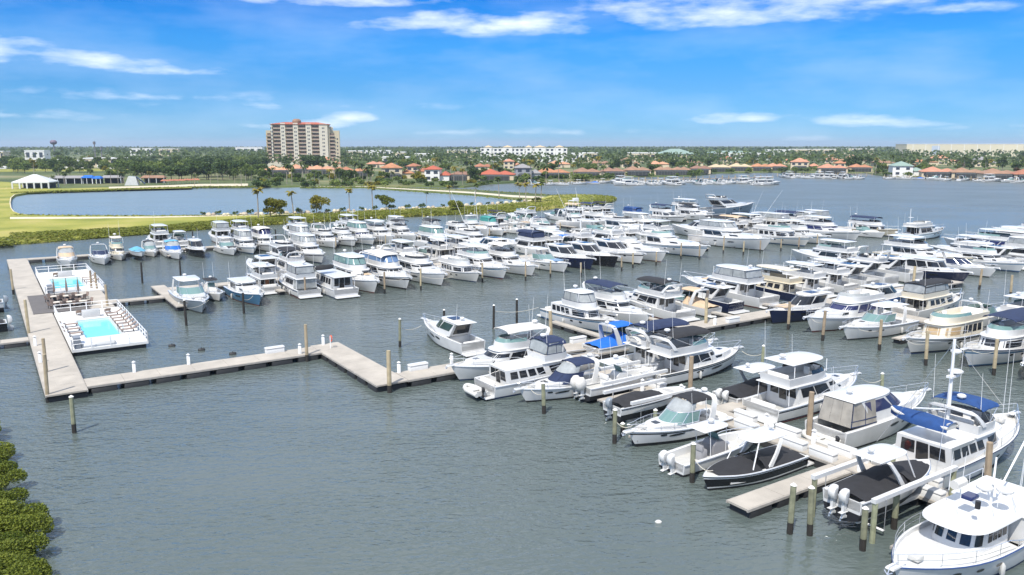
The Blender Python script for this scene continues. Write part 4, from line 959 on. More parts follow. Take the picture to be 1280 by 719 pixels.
dock('plain tan deck square beside the gray board deck', 10.82, 13.6, 116.4, 131.4, .76)
def lounger(s, t, rz):
    r = thing('sun_lounger', 'brown sling sun lounger on the white deck of the nearer pool', 'sun lounger', (*W(s, t), .75), TH+rz, 'sun loungers on the pool decks')
    mb = MB(); mb.box(-.3, .95, -.32, .32, .33, .38); mb.add([(-.3, -.32, .38), (-.3, .32, .38), (-.95, .32, .8), (-.95, -.32, .8), (-.3, -.32, .33), (-.3, .32, .33), (-.97, .32, .74), (-.97, -.32, .74)], [(0, 1, 2, 3), (4, 7, 6, 5), (0, 3, 7, 4), (1, 5, 6, 2), (2, 6, 7, 3)]); mb.build('sling', TAUPE, r)
    for x in (-.4, .8):
        for y in (-.28, .28): mb = MB(); mb.box(x-.03, x+.03, y-.03, y+.03, 0, .34); mb.build('leg', DARK, r)
    return r
L0 = lounger(12.9, 99.5, pi)
for s, t, a in [(12.9, 101.2, pi), (12.9, 103, pi), (12.9, 105, pi), (12.9, 106.8, pi), (12.9, 108.6, pi), (12.7, 110.6, pi), (12.2, 112.4, pi/2), (7.3, 100.5, 0), (7.3, 103, 0), (7.3, 106, 0), (10.2, 113, pi/2), (9.0, 113, pi/2)]: dup(L0, (*W(s, t), .75), TH+a)
for s, t, a in [(13.2, 138, pi), (13.2, 140.5, pi), (13.2, 143, pi), (9, 149, pi/2), (10.5, 149, pi/2)]: dup(L0, (*W(s, t), .75), TH+a, label='brown sling sun lounger on the white deck of the farther pool')
def tset(s, t, umb):
    r = thing('patio_table', 'round stone topped table on the gray board deck', 'table', (*W(s, t), .77), TH, 'patio tables between the pools')
    mb = MB(); mb.cyl(0, 0, .68, .74, .55, 12); mb.build('table_top', TABLEM, r); mb = MB(); mb.cyl(0, 0, 0, .68, .28, 8, 0, .1); mb.build('pedestal', DARK, r)
    for k in range(4):
        a = k*pi/2+.5; x, y = s+.95*cos(a), t+.95*sin(a); c = thing('patio_chair', 'brown sling armchair around a patio table', 'chair', (*W(x, y), .77), TH+a+pi, 'patio chairs between the pools')
        mb = MB(); mb.box(-.25, .25, -.26, .26, .40, .45); mb.build('seat', TAUPE, c); mb = MB(); mb.add([(-.25, -.26, .45), (-.25, .26, .45), (-.38, .26, .95), (-.38, -.26, .95), (-.29, -.26, .45), (-.29, .26, .45), (-.42, .26, .95), (-.42, -.26, .95)], [(0, 1, 2, 3), (4, 7, 6, 5), (0, 3, 7, 4), (1, 5, 6, 2), (3, 2, 6, 7)]); mb.build('backrest', TAUPE, c)
        for xx in (-.22, .22):
            for yy in (-.23, .23): mb = MB(); mb.box(xx-.025, xx+.025, yy-.025, yy+.025, 0, .62 if xx > 0 else .42); mb.build('leg', DARK, c)
    if umb:
        u = thing('closed_umbrella', 'closed brown patio umbrella standing on the gray board deck', 'umbrella', (*W(s+.1, t+1.4), .77), TH, 'closed umbrellas between the pools')
        mb = MB(); mb.cyl(0, 0, 0, 3.0, .035, 6); mb.build('pole', DARK, u); mb = MB(); mb.loft([[(rr*cos(2*pi*i/8)*(1 if i % 2 else .6), rr*sin(2*pi*i/8)*(1 if i % 2 else .6), z) for i in range(8)] for z, rr in ((1.1, .17), (1.5, .21), (2.6, .10), (3.0, .03))]); mb.build('canopy', TAUPE, u); mb = MB(); mb.cyl(0, 0, 0, .12, .35, 8); mb.build('base', DARK, u)
for s, t, u in [(7.2, 120, 0), (7.2, 125, 1), (8.7, 119.5, 0), (8.7, 124.5, 1), (10.1, 119.2, 0), (10.1, 124.2, 1)]: tset(s, t, u)

# ================================================================ plants
LEAF = {}
def leafm(name, c1, c2, vs=.35):
    m = bpy.data.materials.new(name); m.use_nodes = True; N = m.node_tree.nodes; K = m.node_tree.links; p = N['Principled BSDF']; p.inputs['Roughness'].default_value = .6; p.inputs['Specular IOR Level'].default_value = .25
    oi = N.new('ShaderNodeObjectInfo'); g = N.new('ShaderNodeNewGeometry'); r = N.new('ShaderNodeValToRGB'); r.color_ramp.elements[0].color = (*c1, 1); r.color_ramp.elements[1].color = (*c2, 1)
    a = N.new('ShaderNodeMath'); a.operation = 'MULTIPLY_ADD'; a.inputs[1].default_value = .55; K.new(g.outputs['Random Per Island'], a.inputs[0]); b = N.new('ShaderNodeMath'); b.operation = 'MULTIPLY'; b.inputs[1].default_value = .45; K.new(oi.outputs['Random'], b.inputs[0]); K.new(b.outputs[0], a.inputs[2])
    K.new(a.outputs[0], r.inputs[0]); K.new(r.outputs[0], p.inputs['Base Color'])
    t = N.new('ShaderNodeBsdfTranslucent'); K.new(r.outputs[0], t.inputs[0]); mx = N.new('ShaderNodeMixShader'); mx.inputs[0].default_value = .3; K.new(p.outputs[0], mx.inputs[1]); K.new(t.outputs[0], mx.inputs[2]); K.new(mx.outputs[0], N['Material Output'].inputs[0])
    return m
LF_DARK = leafm('leaf_dark', (.032, .065, .020), (.12, .17, .04)); LF_MID = leafm('leaf_mid', (.075, .125, .025), (.22, .27, .06)); LF_YEL = leafm('leaf_yellow', (.12, .14, .012), (.30, .25, .025)); LF_MANG = leafm('leaf_mangrove', (.075, .105, .010), (.27, .28, .035)); LF_BANK = leafm('leaf_bank', (.05, .085, .010), (.22, .25, .035)); LF_BROWN = leafm('leaf_brown', (.10, .06, .03), (.20, .13, .06)); LF_PALM = leafm('palm_frond', (.03, .06, .015), (.12, .15, .03)); LF_PALMY = leafm('palm_frond_yellow', (.14, .13, .015), (.33, .27, .05))
BARK = mat('bark', (.20, .16, .12), .9, var=.4); BARKP = mat('palm_trunk', (.36, .31, .25), .9, var=.3)
def leafq(mb, c, size, nrm=None, rnd=random):
    # one leaf clump: a bent quad
    th, ph = rnd.uniform(0, 2*pi), math.acos(rnd.uniform(-1, 1)); u = (sin(ph)*cos(th), sin(ph)*sin(th), cos(ph)*.7)
    a = (-sin(th), cos(th), 0); b = (cos(ph)*cos(th), cos(ph)*sin(th), -sin(ph))
    s = size*rnd.uniform(.6, 1.3); k = s*.35
    mb.add([tuple(c[i]-a[i]*s-b[i]*k for i in range(3)), tuple(c[i]-b[i]*s*.8+u[i]*k for i in range(3)), tuple(c[i]+a[i]*s+b[i]*k*.5 for i in range(3)), tuple(c[i]+b[i]*s*.8-u[i]*k*.6 for i in range(3))], [(0, 1, 2, 3)])
def crown(mb, lobes, n, size, rnd):
    tot = sum(l[3]**2 for l in lobes)
    for x, y, z, r, sq in lobes:
        for _ in range(int(n*r*r/tot)):
            d = r*(rnd.random()**.35); th = rnd.uniform(0, 2*pi); c = rnd.uniform(-.75, 1); s = sqrt(max(0, 1-c*c)); leafq(mb, (x+d*s*cos(th), y+d*s*sin(th), z+d*c*sq), size, rnd=rnd)
def tree_proto(name, label, h, rad, m, n, size, group, seed, bush=False, cat='tree'):
    rnd = random.Random(seed); r = thing(name, label, cat, (0, 0, -60), 0, group); zc = h*.62
    lobes = [(rnd.gauss(0, rad*.42), rnd.gauss(0, rad*.42), zc+rnd.uniform(-.2, .28)*h, rad*rnd.uniform(.35, .62), .8) for _ in range(7)]
    if bush: lobes = [(rnd.gauss(0, rad*.5), rnd.gauss(0, rad*.5), h*.42+rnd.uniform(-.1, .2)*h, rad*rnd.uniform(.4, .6), .75) for _ in range(6)]
    mb = MB(); crown(mb, lobes, n, size, rnd); mb.build('crown', m, r, 0)
    mb = MB(); mb.tube([(0, 0, -.5), (.05, .03, h*.3), (0, .1, zc)], h*.028+.04, 6, 0, h*.012)
    for l in lobes[:5]: mb.tube([(0.02, .03, h*.28), (l[0]*.5, l[1]*.5, (h*.3+l[2])*.5), (l[0], l[1], l[2])], h*.014+.02, 4, 0, .03)
    mb.build('trunk', BARK, r); return r
def palm_proto(label, h, m, group, seed, droop=1.0, nf=20, fl=2.6):
    rnd = random.Random(seed); r = thing('palm_tree', label, 'palm tree', (0, 0, -60), 0, group); lx, ly = rnd.uniform(-.5, .5), rnd.uniform(-.5, .5)
    mb = MB(); mb.tube([(0, 0, -.5), (lx*.3, ly*.3, h*.4), (lx*.7, ly*.7, h*.8), (lx, ly, h)], .20, 6, 0, .13); mb.build('trunk', BARKP, r)
    mb = MB()
    for k in range(nf):
        a = k*2.4+rnd.uniform(-.2, .2); e = rnd.uniform(-.25, 1.1); L = fl*rnd.uniform(.8, 1.15); pts = []
        x, y, z = lx, ly, h; el = e
        for i in range(6):
            pts.append((x, y, z)); st = L/5; x += cos(a)*cos(el)*st; y += sin(a)*cos(el)*st; z += sin(el)*st; el -= .38*droop
        for sg in (1, -1):
            prev = None
            for i, p in enumerate(pts):
                w = (.08, .42, .55, .5, .36, .05)[i]; q = (p[0]-sin(a)*w*sg, p[1]+cos(a)*w*sg, p[2]-w*.55)
                if prev: mb.add([prev[0], p, q, prev[1]], [(0, 1, 2, 3)])
                prev = (p, q)
    mb.build('fronds', m, r, 0); return r
TG = 'shade trees along the far shore'
TP = [tree_proto('shade_tree', ('dark broad', 'light green', 'tall dark', 'small light green', 'spreading green', 'brown leaved', 'tallest dark narrow', 'small yellow green')[sd-1]+' shade tree among the houses of the far shore', h, rad, m, 620, .70, TG, sd) for h, rad, m, sd in ((9, 4.6, LF_DARK, 1), (8, 4.2, LF_MID, 2), (11, 5.2, LF_DARK, 3), (7, 4.4, LF_MID, 4), (9, 4.6, LF_MID, 5), (8, 4.0, LF_BROWN, 6), (12, 4.5, LF_DARK, 7), (7, 4, LF_YEL, 8))]
PG = 'palms along the far shore'
PP = [palm_proto(('green palm', 'tall green palm', 'short green palm', 'yellowish palm')[sd-1]+' among the houses of the far shore', h, m, PG, sd, fl=3.0) for h, m, sd in ((9, LF_PALM, 1), (11, LF_PALM, 2), (8, LF_PALM, 3), (10, LF_PALMY, 4))]
used = set()
def put(protos, i, X, Y, z=LZ, sc=1.0, rz=None, label=None, group=None):
    p = protos[i]; rz = random.uniform(0, 6.28) if rz is None else rz
    if p.name not in used: used.add(p.name); p.location = (X, Y, z); p.rotation_euler = (0, 0, rz); p.scale = (sc,)*3; (label and p.__setitem__('label', label)); (group and p.__setitem__('group', group)); return p
    return dup(p, (X, Y, z), rz, label, group, sc)
# spit trees and palms
ST_ = [tree_proto('spit_tree', 'x', 5.2, 3.0, LF_YEL, 1500, .26, None, 21), tree_proto('spit_tree', 'x', 5.2, 3.2, LF_YEL, 1500, .26, None, 22), tree_proto('spit_tree', 'x', 5.0, 3.0, LF_MANG, 1500, .26, None, 23)]
for i, (px, sc, lb) in enumerate([((338, 271), 1.0, 'yellow green spreading tree by the spit path bend'), ((350, 271), .95, 'yellow green tree touching its twin on the spit'), ((396, 267), 1.0, 'yellow green flat topped tree alone on the spit'), ((483, 262), 1.0, 'green broad tree on the spit behind the yachts')]): put(ST_, (0, 1, 1, 2)[i], *G(*px, 1.0), 1.0, sc*.95, label=lb)
sb = tree_proto('round_bush', 'large round green bush on the spit by the outriggers', 3.4, 2.6, LF_MANG, 1800, .22, None, 24, True, 'bush'); sb.location = (*G(571, 262, 1), 1.0)
b2 = dup(sb, (*G(671, 252, 1), 1.0), 1.0, 'round dark bush beside the palm cluster on the spit', scale=.55)
SPP = [palm_proto('x', h, m, None, 30+i, fl=2.2, nf=16, droop=.9) for i, (h, m) in enumerate(((8.0, LF_PALMY), (7.0, LF_PALMY), (7.5, LF_PALM)))]
for i, (px, hp, k, lb) in enumerate([((323, 272), 37, 0, 'tall palm before the first yellow tree on the spit'), ((367, 268), 30, 1, 'thin pale palm between the yellow trees'), ((437, 263), 28, 0, 'yellow palm over the lagoon edge'), ((466, 262), 32, 0, 'tall yellow palm beside the green broad tree'), ((533, 254), 15, 2, 'short green palm on the causeway path'), ((563, 250), 19, 1, 'yellow palm on the causeway beyond the round bush'), ((594, 252), 24, 2, 'palm on the causeway with leaning crown'), ((624, 247), 27, 2, 'slender palm near the bay inlet'), ((650, 252), 25, 1, 'palm of the spit cluster beside the inlet'), ((657, 253), 26, 0, 'yellowest palm of the spit cluster'), ((669, 253), 25, 1, 'tall palm of the spit cluster by the bush'), ((676, 252), 27, 2, 'last palm of the spit cluster toward the tip')]):
    X, Y = G(*px, 1.0); D = hypot(Y, X); h0 = (8.0, 7.0, 7.5)[k]; put(SPP, k, X, Y, 1.0, (hp*D/1000)/(h0+1.2), label=lb, group=None)
# rocks and low shrubs along the path
RK = mat('pale_boulder', (.55, .48, .36), .9, var=.3, rand=.3)
mb = MB(); mb.loft([[(r*cos(i*pi/4)*(1+.2*sin(i*3)), r*.8*sin(i*pi/4), z) for i in range(8)] for r, z in ((.55, -.2), (.7, .2), (.5, .55), (.2, .7))]); rk = mb.build('boulder', RK); tag(rk, 'pale boulder edging the lagoon path of the spit', 'boulder', 'boulders along the spit path')
lowb = tree_proto('low_shrub', 'small dark shrub edging the lagoon path of the spit', 1.4, .9, LF_DARK, 160, .18, 'shrubs along the spit path', 40, True, 'shrub')
first = [True, True]
for i in range(62):
    x = 255+(655-255)*i/61+random.uniform(-3, 3); f = .88+random.uniform(-.03, .05); a = G(x, interp(OUT, x)); b = G(x, interp(INN, x)); X, Y = lerp2(a, b, f)
    k = 1 if i % 3 == 0 else 0; p = (rk, lowb)[k]; sc = random.uniform(.7, 1.4)
    if first[k]: first[k] = False; p.location = (X, Y, 1.0); p.scale = (sc,)*3
    else:
        if k: dup(p, (X, Y, 1.0), random.uniform(0, 6), scale=sc)
        else: o = rk.copy(); COL.objects.link(o); o.location = (X, Y, 1.0); o.rotation_euler[2] = random.uniform(0, 6); o.scale = (sc*1.3, sc, sc)
# mangrove fringe: one uncountable mass of foliage
rnd = random.Random(5); mb = MB()
def tuft(c0, size):
    # low leaf, mostly facing the sky
    a = rnd.uniform(0, 6.28); s = size*rnd.uniform(.6, 1.3); tx, ty = rnd.uniform(-.5, .5), rnd.uniform(-.5, .5)
    p = [(cos(a+k*pi/2)*s, sin(a+k*pi/2)*s*.8) for k in range(4)]; mb.add([(c0[0]+x, c0[1]+y, c0[2]+x*tx+y*ty) for x, y in p], [(0, 1, 2, 3)])
for i in range(40000):
    x = 13+(769-13)*rnd.random()**.82; f = rnd.random(); lim = .24 if x < 200 else .24+.5*min(1, (x-200)/200)
    if x > 690: lim = .97
    f *= lim; a = G(x, interp(OUT, x)+.3); b = G(x, interp(INN, x)); X, Y = lerp2(a, b, f); hh = .24+.07*sin(x*.11)+.07*sin(x*.37+f*9)
    tuft((X, Y, .05+.85*min(1, f*10)+hh*rnd.random()), .27)
for i in range(2600):
    x = rnd.uniform(-70, 16); X, Y = G(x, interp(SHORE, min(12.9, x))-rnd.random()*9, .5); tuft((X, Y, .5+.6*rnd.random()), .32)
# grassy, weedy margins of the lagoon and the causeway
for i in range(9000):
    k = rnd.random()
    if k < .45: x = rnd.uniform(14, 330); X, Y = G(x, interp(SHORE, x)+rnd.gauss(-.1, .35), .3)
    elif k < .75: x = rnd.uniform(14, 660); X, Y = G(x, interp(INN, x)+rnd.gauss(.1, .4), .4)
    else: x = rnd.uniform(380, 690); X, Y = G(x, (interp(CAUS_B, x) if rnd.random() < .4 else interp(CAUS_T, x))+rnd.gauss(.3, .4), .4)
    tuft((X, Y, .5+.7*rnd.random()), .38)
o = mb.build('mangrove_foliage', LF_MANG, smooth=0); tag(o, kind='stuff')
# near mangrove bank, bottom left of the basin: separate bushes
rnd = random.Random(9)
mb = MB(); mb.grid([[(*G(x0, y, 0), zz) for y in (520, 560, 600, 650, 700, 760, 830)] for x0, zz in ((-400, 1.2), (-60, 1.0), (-30, .5), (4, -.4))])
tag(mb.build('mangrove_bank_ground', BANK, smooth=0), kind='structure')
MP = [tree_proto('mangrove_bush', 'dense mangrove bush on the near bank beside the open water', 1.9, 1.6, LF_BANK, 8500, .062, 'mangrove bushes on the near bank', 50+i, True, 'bush') for i in range(3)]
k = 0
EDGEX = [(520, -34), (545, -31), (575, -28), (605, -22), (640, -15), (675, -8), (719, 0), (780, 12)]
for y in range(535, 800, 15):
    ex = interp(EDGEX, min(780, y))
    for x in range(int(ex), -150, -26):
        X, Y = G(x+rnd.uniform(-6, 6), y+rnd.uniform(-4, 4)); put(MP, k % 3, X, Y, -.1 if x == int(ex) else .2, rnd.uniform(.8, 1.15)); k += 1

# ================================================================ the fleet
ORD = ['first', 'second', 'third', 'fourth', 'fifth', 'sixth', 'seventh', 'eighth', 'ninth', 'tenth', 'eleventh', 'twelfth', 'thirteenth', 'fourteenth', 'fifteenth', 'sixteenth', 'seventeenth', 'eighteenth', 'nineteenth', 'twentieth',
       'twenty-first', 'twenty-second', 'twenty-third', 'twenty-fourth', 'twenty-fifth', 'twenty-sixth', 'twenty-seventh', 'twenty-eighth', 'twenty-ninth', 'thirtieth', 'thirty-first', 'thirty-second', 'thirty-third', 'thirty-fourth']
KIND = {'express': (express, 'cabin_cruiser', 'cabin cruiser'), 'coupe': (coupe, 'sport_yacht', 'sport yacht'), 'yacht': (motoryacht, 'motor_yacht', 'motor yacht'),
        'trawler': (motoryacht, 'trawler_yacht', 'trawler'), 'fish': (sportfish, 'fishing_yacht', 'fishing yacht'), 'console': (console, 'center_console_boat', 'motorboat'), 'run': (runabout, 'runabout', 'motorboat')}
TR = dict(squares=True, rake=.03, bul=.30, anti=ANTIB)
def boat(kind, px, end, dr, L, label, group=None, lod=0, st=None, z=0.0, **kw):
    fn, name, cat = KIND[kind]
    if kind == 'trawler': kw = {**TR, **kw}
    r = place(name, label, cat, px, end, dr, L, group, z, st=st)
    fn(r, L, lod, **kw) if kind != 'fish' else fn(r, L, max(lod, 1), **kw)
    return r
def on(r, x, y, z):      # a point on a placed boat -> world
    c, s = cos(r.rotation_euler[2]), sin(r.rotation_euler[2]); return (r.location[0]+x*c-y*s, r.location[1]+x*s+y*c, r.location[2]+z)
GN = 'boats moored along the near pier'
# ---- near pier, open-water side
b = boat('coupe', (592, 443), 'stern', '+t', 11.5, 'white sport yacht with green tinted hardtop windows, alone past the footbridge corner', GN, glass=mat('glass_green', (.03, .06, .05), .06, spec=.7))
b = boat('yacht', (571, 477), 'bow', '-s', 11.5, 'white yacht with tan bimini and round bow ports touching the footbridge end', GN, top='bimini', canv=CWHITE, uh=(.2, .80), rake=.2, ports=2, enclosure=None, glass=GLASS)
b = boat('trawler', (606, 494), 'stern', '+s', 12.5, 'white trawler with navy enclosed flybridge and inflatable dinghy on its stern', GN, top='canvas_top', canv=CNAVY, enclosure=VINYL, uh=(.12, .72), flyx=(.42, .70), house=WHITE, mast=False)
TRAWL = b
q = on(b, -7.3, 0, .35); dinghy('small white inflatable dinghy hung across the stern of the navy trawler', q, b.rotation_euler[2]+pi/2, 2.8, WHITE2)
b = boat('express', (655, 504), 'bow', '-s', 9.6, 'white cruiser with navy bimini and navy cockpit cover beside the navy trawler', GN, top='bimini', canv=CNAVY, cover=None, windm=CNAVY, glassframe=CNAVY, ports=True)
b = boat('console', (728, 502), 'stern', '+s', 8.8, 'white center console with shrouded outboards raised on a lift', GN, z=.55, motors=2, motorcover=CWHITE, cover=WHITE)
b = boat('run', (765, 526), 'stern', '+s', 8.2, 'black covered runabout with one gray outboard on a lift', GN, z=.45, motors=1, mcol=MOTOR_G, bowcover=False, stripe=BLACKH)
b = boat('express', (792, 560), 'bow', '-s', 9.6, 'white cruiser with black hull side, black bimini and green wraparound windshield', GN, top='bimini', canv=CBLACK, stripe=BLACKH, hull=WHITE, windm=GLASST)
b = boat('console', (838, 590), 'stern', '+s', 9.0, 'white center console with gray covered seats and two white outboards in the water', GN, motors=2, cover=mat('canvas_gray', (.24, .24, .25), .8, bump=.4, bscale=3), tiltm=.15)
b = boat('run', (884, 614), 'bow', '-s', 9.0, 'black hulled runabout under black covers with white tower roof and stowed fenders', GN, hull=BLACKH, motor=None, hardtop=True, stripe=WHITE)
b = boat('run', (1050, 662), 'stern', '+s', 9.0, 'white hardtop boat with black cover and twin white outboards raised on the large lift', GN, z=1.15, hardtop=True, motors=2)
b = boat('trawler', (1122, 744), 'bow', '-s', 12.8, 'white pilothouse trawler with square windows and tall mast in the lower corner', GN, top='none', fly=False, uh=(.33, .61), bul=.25, aftroof=False, mast=2.6, hh=1.75, hw=.74, panes=5, boatdeck=False, deckm=WHITE, wB=4.4, ports=3, rubm=mat('blue_stripe', (.02, .05, .16), .3), Fk=.13, flyx=(.26, .62))
TUG = b
# ---- near pier, fairway side
b = boat('express', (717, 442), 'stern', '+s', 11, 'white cruiser with bright blue bimini and blue cockpit canvas', GN, st=(52, 63.6), top='bimini', canv=CBLUE, cover=CBLUE)
b = boat('yacht', (762, 459), 'stern', '+s', 12.5, 'white flybridge yacht with navy bridge cover and white dinghy crane at its stern', GN, st=(50.6, 56.8), top='bimini', canv=CNAVY, uh=(.22, .78))
q = on(b, -3.6, 0, 2.95); dinghy('white shrouded dinghy carried on the cockpit roof of the navy canvas yacht', q, b.rotation_euler[2], 3.0, WHITE2, cover=CWHITE)
b = boat('yacht', (809, 480), 'stern', '+s', 12.5, 'white yacht with black bimini, black aft awning and black hull stripe', GN, top='bimini', canv=CBLACK, stripe=BLACKH, uh=(.30, .72), flyx=(.10, .60), rubm=DARK)
b = boat('run', (905, 508), 'stern', '+s', 9.8, 'white open boat under black covers with hardtop and two white outboards, fairway side', GN, hardtop=True, motors=2, archm=WHITE)
b = boat('yacht', (950, 524), 'stern', '+s', 12.8, 'white flybridge yacht with open white hardtop and covered tan bridge seat', GN, top='hardtop', uh=(.22, .8), rake=.2, wB=4.1)
b = boat('coupe', (1030, 558), 'stern', '+s', 13.4, 'white motor yacht with curtained aft enclosure and a small dinghy at its stern', GN, sunroof=False, glass=GLASSB, curtain=mat('curtain_cream', (.40, .37, .32), .25, var=.4, vscale=1.1))
q = on(b, -7.3, 0, .45); dinghy('small white dinghy with black motor resting on the curtained yacht platform', q, b.rotation_euler[2]+pi/2, 2.7, WHITE2)
b = boat('trawler', (1125, 606), 'stern', '+s', 15.0, 'large white trawler with navy bimini, tall white mast and blue covered boom', GN, top='bimini', canv=CROYAL, uh=(.16, .66), flyx=(.36, .62), boatdeck=False, mast=None, wB=4.9, aftcurtain=VINYL, rubm=NAVY, ports=4)
BIGT = b
q = on(b, -4.6, .6, 3.62); dinghy('blue covered tender lashed on the boat deck of the large trawler', q, b.rotation_euler[2]+pi/2*.96, 4.4, WHITE2, cover=CROYAL)
mb = MB(); mb.tube([(-1.7, .3, 2.9), (-1.85, .3, 9.0)], .13, 7, 0, .10); mb.box(-2.1, -1.1, .1, .5, 6.3, 6.45); mb.tube([(-1.8, .3, 4.0), (-5.8, .6, 4.8)], .06, 5); mo = mb.build('mast', ALU, b)
radar(b, -1.5, .3, 8.0, .36); radar(b, -1.3, .3, 6.55, .5)
mb = MB(); mb.tube([(-1.83, .3, 8.8), (-7.0, 2.2, 2.2)], .018, 3); mb.tube([(-1.83, .3, 8.8), (5.5, 0, 3.0)], .018, 3); mb.tube([(-1.83, .3, 8.8), (-6.9, -2.0, 2.2)], .018, 3); mb.build('mast_stay', STEEL, b)
for x, y, h in ((1.2, -1.9, 6), (2.6, 1.8, 6), (2.2, -1.8, 4.5)): antenna(b, x, y, 3.4, h, -.1)
# the nearest trawler's roof gear
r = TUG; X = lambda u: -13.5/2+13.5*u
for x, y in ((-2.0, 1.0), (-1.5, .2)): radar(r, x, y, 3.85, .42)
mb = MB(); mb.rbox(-.9, -.1, -.35, .25, 3.52, 3.72, .04); mb.build('roof_hatch', GLASSB, r)
mb = MB(); mb.cyl(.4, .8, 3.5, 3.9, .14, 8); mb.build('searchlight', DARK, r)
mb = MB()
for y in (-1.9, 1.9): mb.tube([(-5.8, y, 3.3), (-2.7, y, 3.3)], .03, 4); [mb.tube([(x, y, 2.62), (x, y, 3.3)], .025, 4) for x in (-5.8, -4.3, -2.8)]
mb.build('deck_rail', STEEL, r)
mb = MB(); mb.loft([[(x, y, z) for x, y in ((-6.3, -1.9), (-2.6, -1.9), (-2.6, 1.9), (-6.3, 1.9))] for z in (1.0, 2.6)]); mb.rbox(-6.5, -2.5, -2.0, 2.0, 2.56, 2.68, .04); ac = mb.build('aft_cabin', WHITE, r)
for x, y, h in ((-.6, 1.3, 1.6), (-.6, -1.2, 2.2), (.6, 0, .9), (-2.6, 1.5, 3.0)): antenna(r, x, y, 3.5, h, -.05)
mb = MB(); mb.tube([(-1.9, -1.1, 3.75), (-.9, -1.1, 3.75)], .26, 9); mb.build('liferaft_canister', WHITE2, r)
for k in range(3): mb = MB(); mb.box(-5.8+k*1.1, -5.15+k*1.1, 1.89, 1.93, 1.6, 2.3); mb.build('window', GLASS, ac)
for k in range(3): mb = MB(); mb.box(-5.8+k*1.1, -5.15+k*1.1, -1.93, -1.89, 1.6, 2.3); mb.build('window', GLASS, ac)
mb = MB(); mb.tube([(-3.4, 0, 2.95), (-7.8, -.6, 5.2)], .05, 5); mb.build('boom', ALU, r)

def rope(label, p, q, sag):
    mb = MB(); mb.tube([(p[0]+(q[0]-p[0])*f, p[1]+(q[1]-p[1])*f, p[2]+(q[2]-p[2])*f-sag*4*f*(1-f)) for f in [i/8 for i in range(9)]], .028, 4); tag(mb.build('mooring_rope', mat('rope_pale', (.5, .47, .4), .9)), label, 'rope', 'mooring ropes of the near slips')
for (px, h, px2, h2) in [((768, 554), 1.8, (790, 556), 1.5), ((680, 517), 1.7, (660, 502), 1.4), ((865, 603), 1.8, (890, 612), 1.3), ((669, 470), 1.4, (610, 478), 1.0), ((500, 434), 2.2, (527, 424), 1.6), ((617, 411), 2.2, (673, 404), 2.0), ((952, 467), 2.0, (926, 462), 1.9), ((1102, 494), 1.5, (1075, 500), 1.9), ((1157, 457), 2.3, (1130, 446), 1.9), ((1099, 438), 2.2, (1066, 424), 1.5), ((1028, 426), 2.2, (1012, 416), 1.9), ((1242, 469), 2.4, (1210, 461), 2.0), ((233, 407), 2.2, (262, 392), 1.8), ((305, 392), 2, (317, 386), 1.8), ((481, 367), 2.2, (508, 363), 2), ((526, 363), 2.2, (566, 362), 2), ((603, 353), 2.2, (636, 351), 2)]:
    rope('pale mooring rope slung between a boat and a piling', (*G(*px), h), (*G(*px2), h2), .35)
def row(group, phrase, items, tsnap=None, key=None, gap=.45):
    pl = []
    for it in items:
        kind, px, end, dr, L, desc = it[:6]; kw = dict(it[6]) if len(it) > 6 else {}
        zz = kw.pop('pz', 0.0); s, t = ST(px[0], px[1], zz)
        if 'spit pier' in phrase and dr == '-t': L = L*.90
        if dr[1] == 't': t = kw.pop('t', t if tsnap is None else tsnap)
        else: s = kw.pop('s', s if tsnap is None else tsnap)
        pl.append([s, t, kind, end, dr, L, desc, kw])
    key = key or (lambda p: p[0])
    pl.sort(key=key)
    # keep a hand's breadth of water between neighbours
    ax = 0 if pl[0][4][1] == 't' else 1
    bm = lambda p: p[5]*(.30 if p[5] > 9 else .31)+gap
    for _ in range(60):
        o = sorted(pl, key=lambda p: p[ax])
        for a, c in zip(o, o[1:]):
            d = (bm(a)+bm(c))/2-(c[ax]-a[ax])
            if d > 0 and a[4][1] == c[4][1]: a[ax] -= d/2; c[ax] += d/2
    out = []
    for i, (s, t, kind, end, dr, L, desc, kw) in enumerate(pl):
        lab = desc+', '+phrase.replace('#', ORD[i])
        out.append(boat(kind, None, end, dr, L, lab, group, st=(s, t), **kw))
    return out
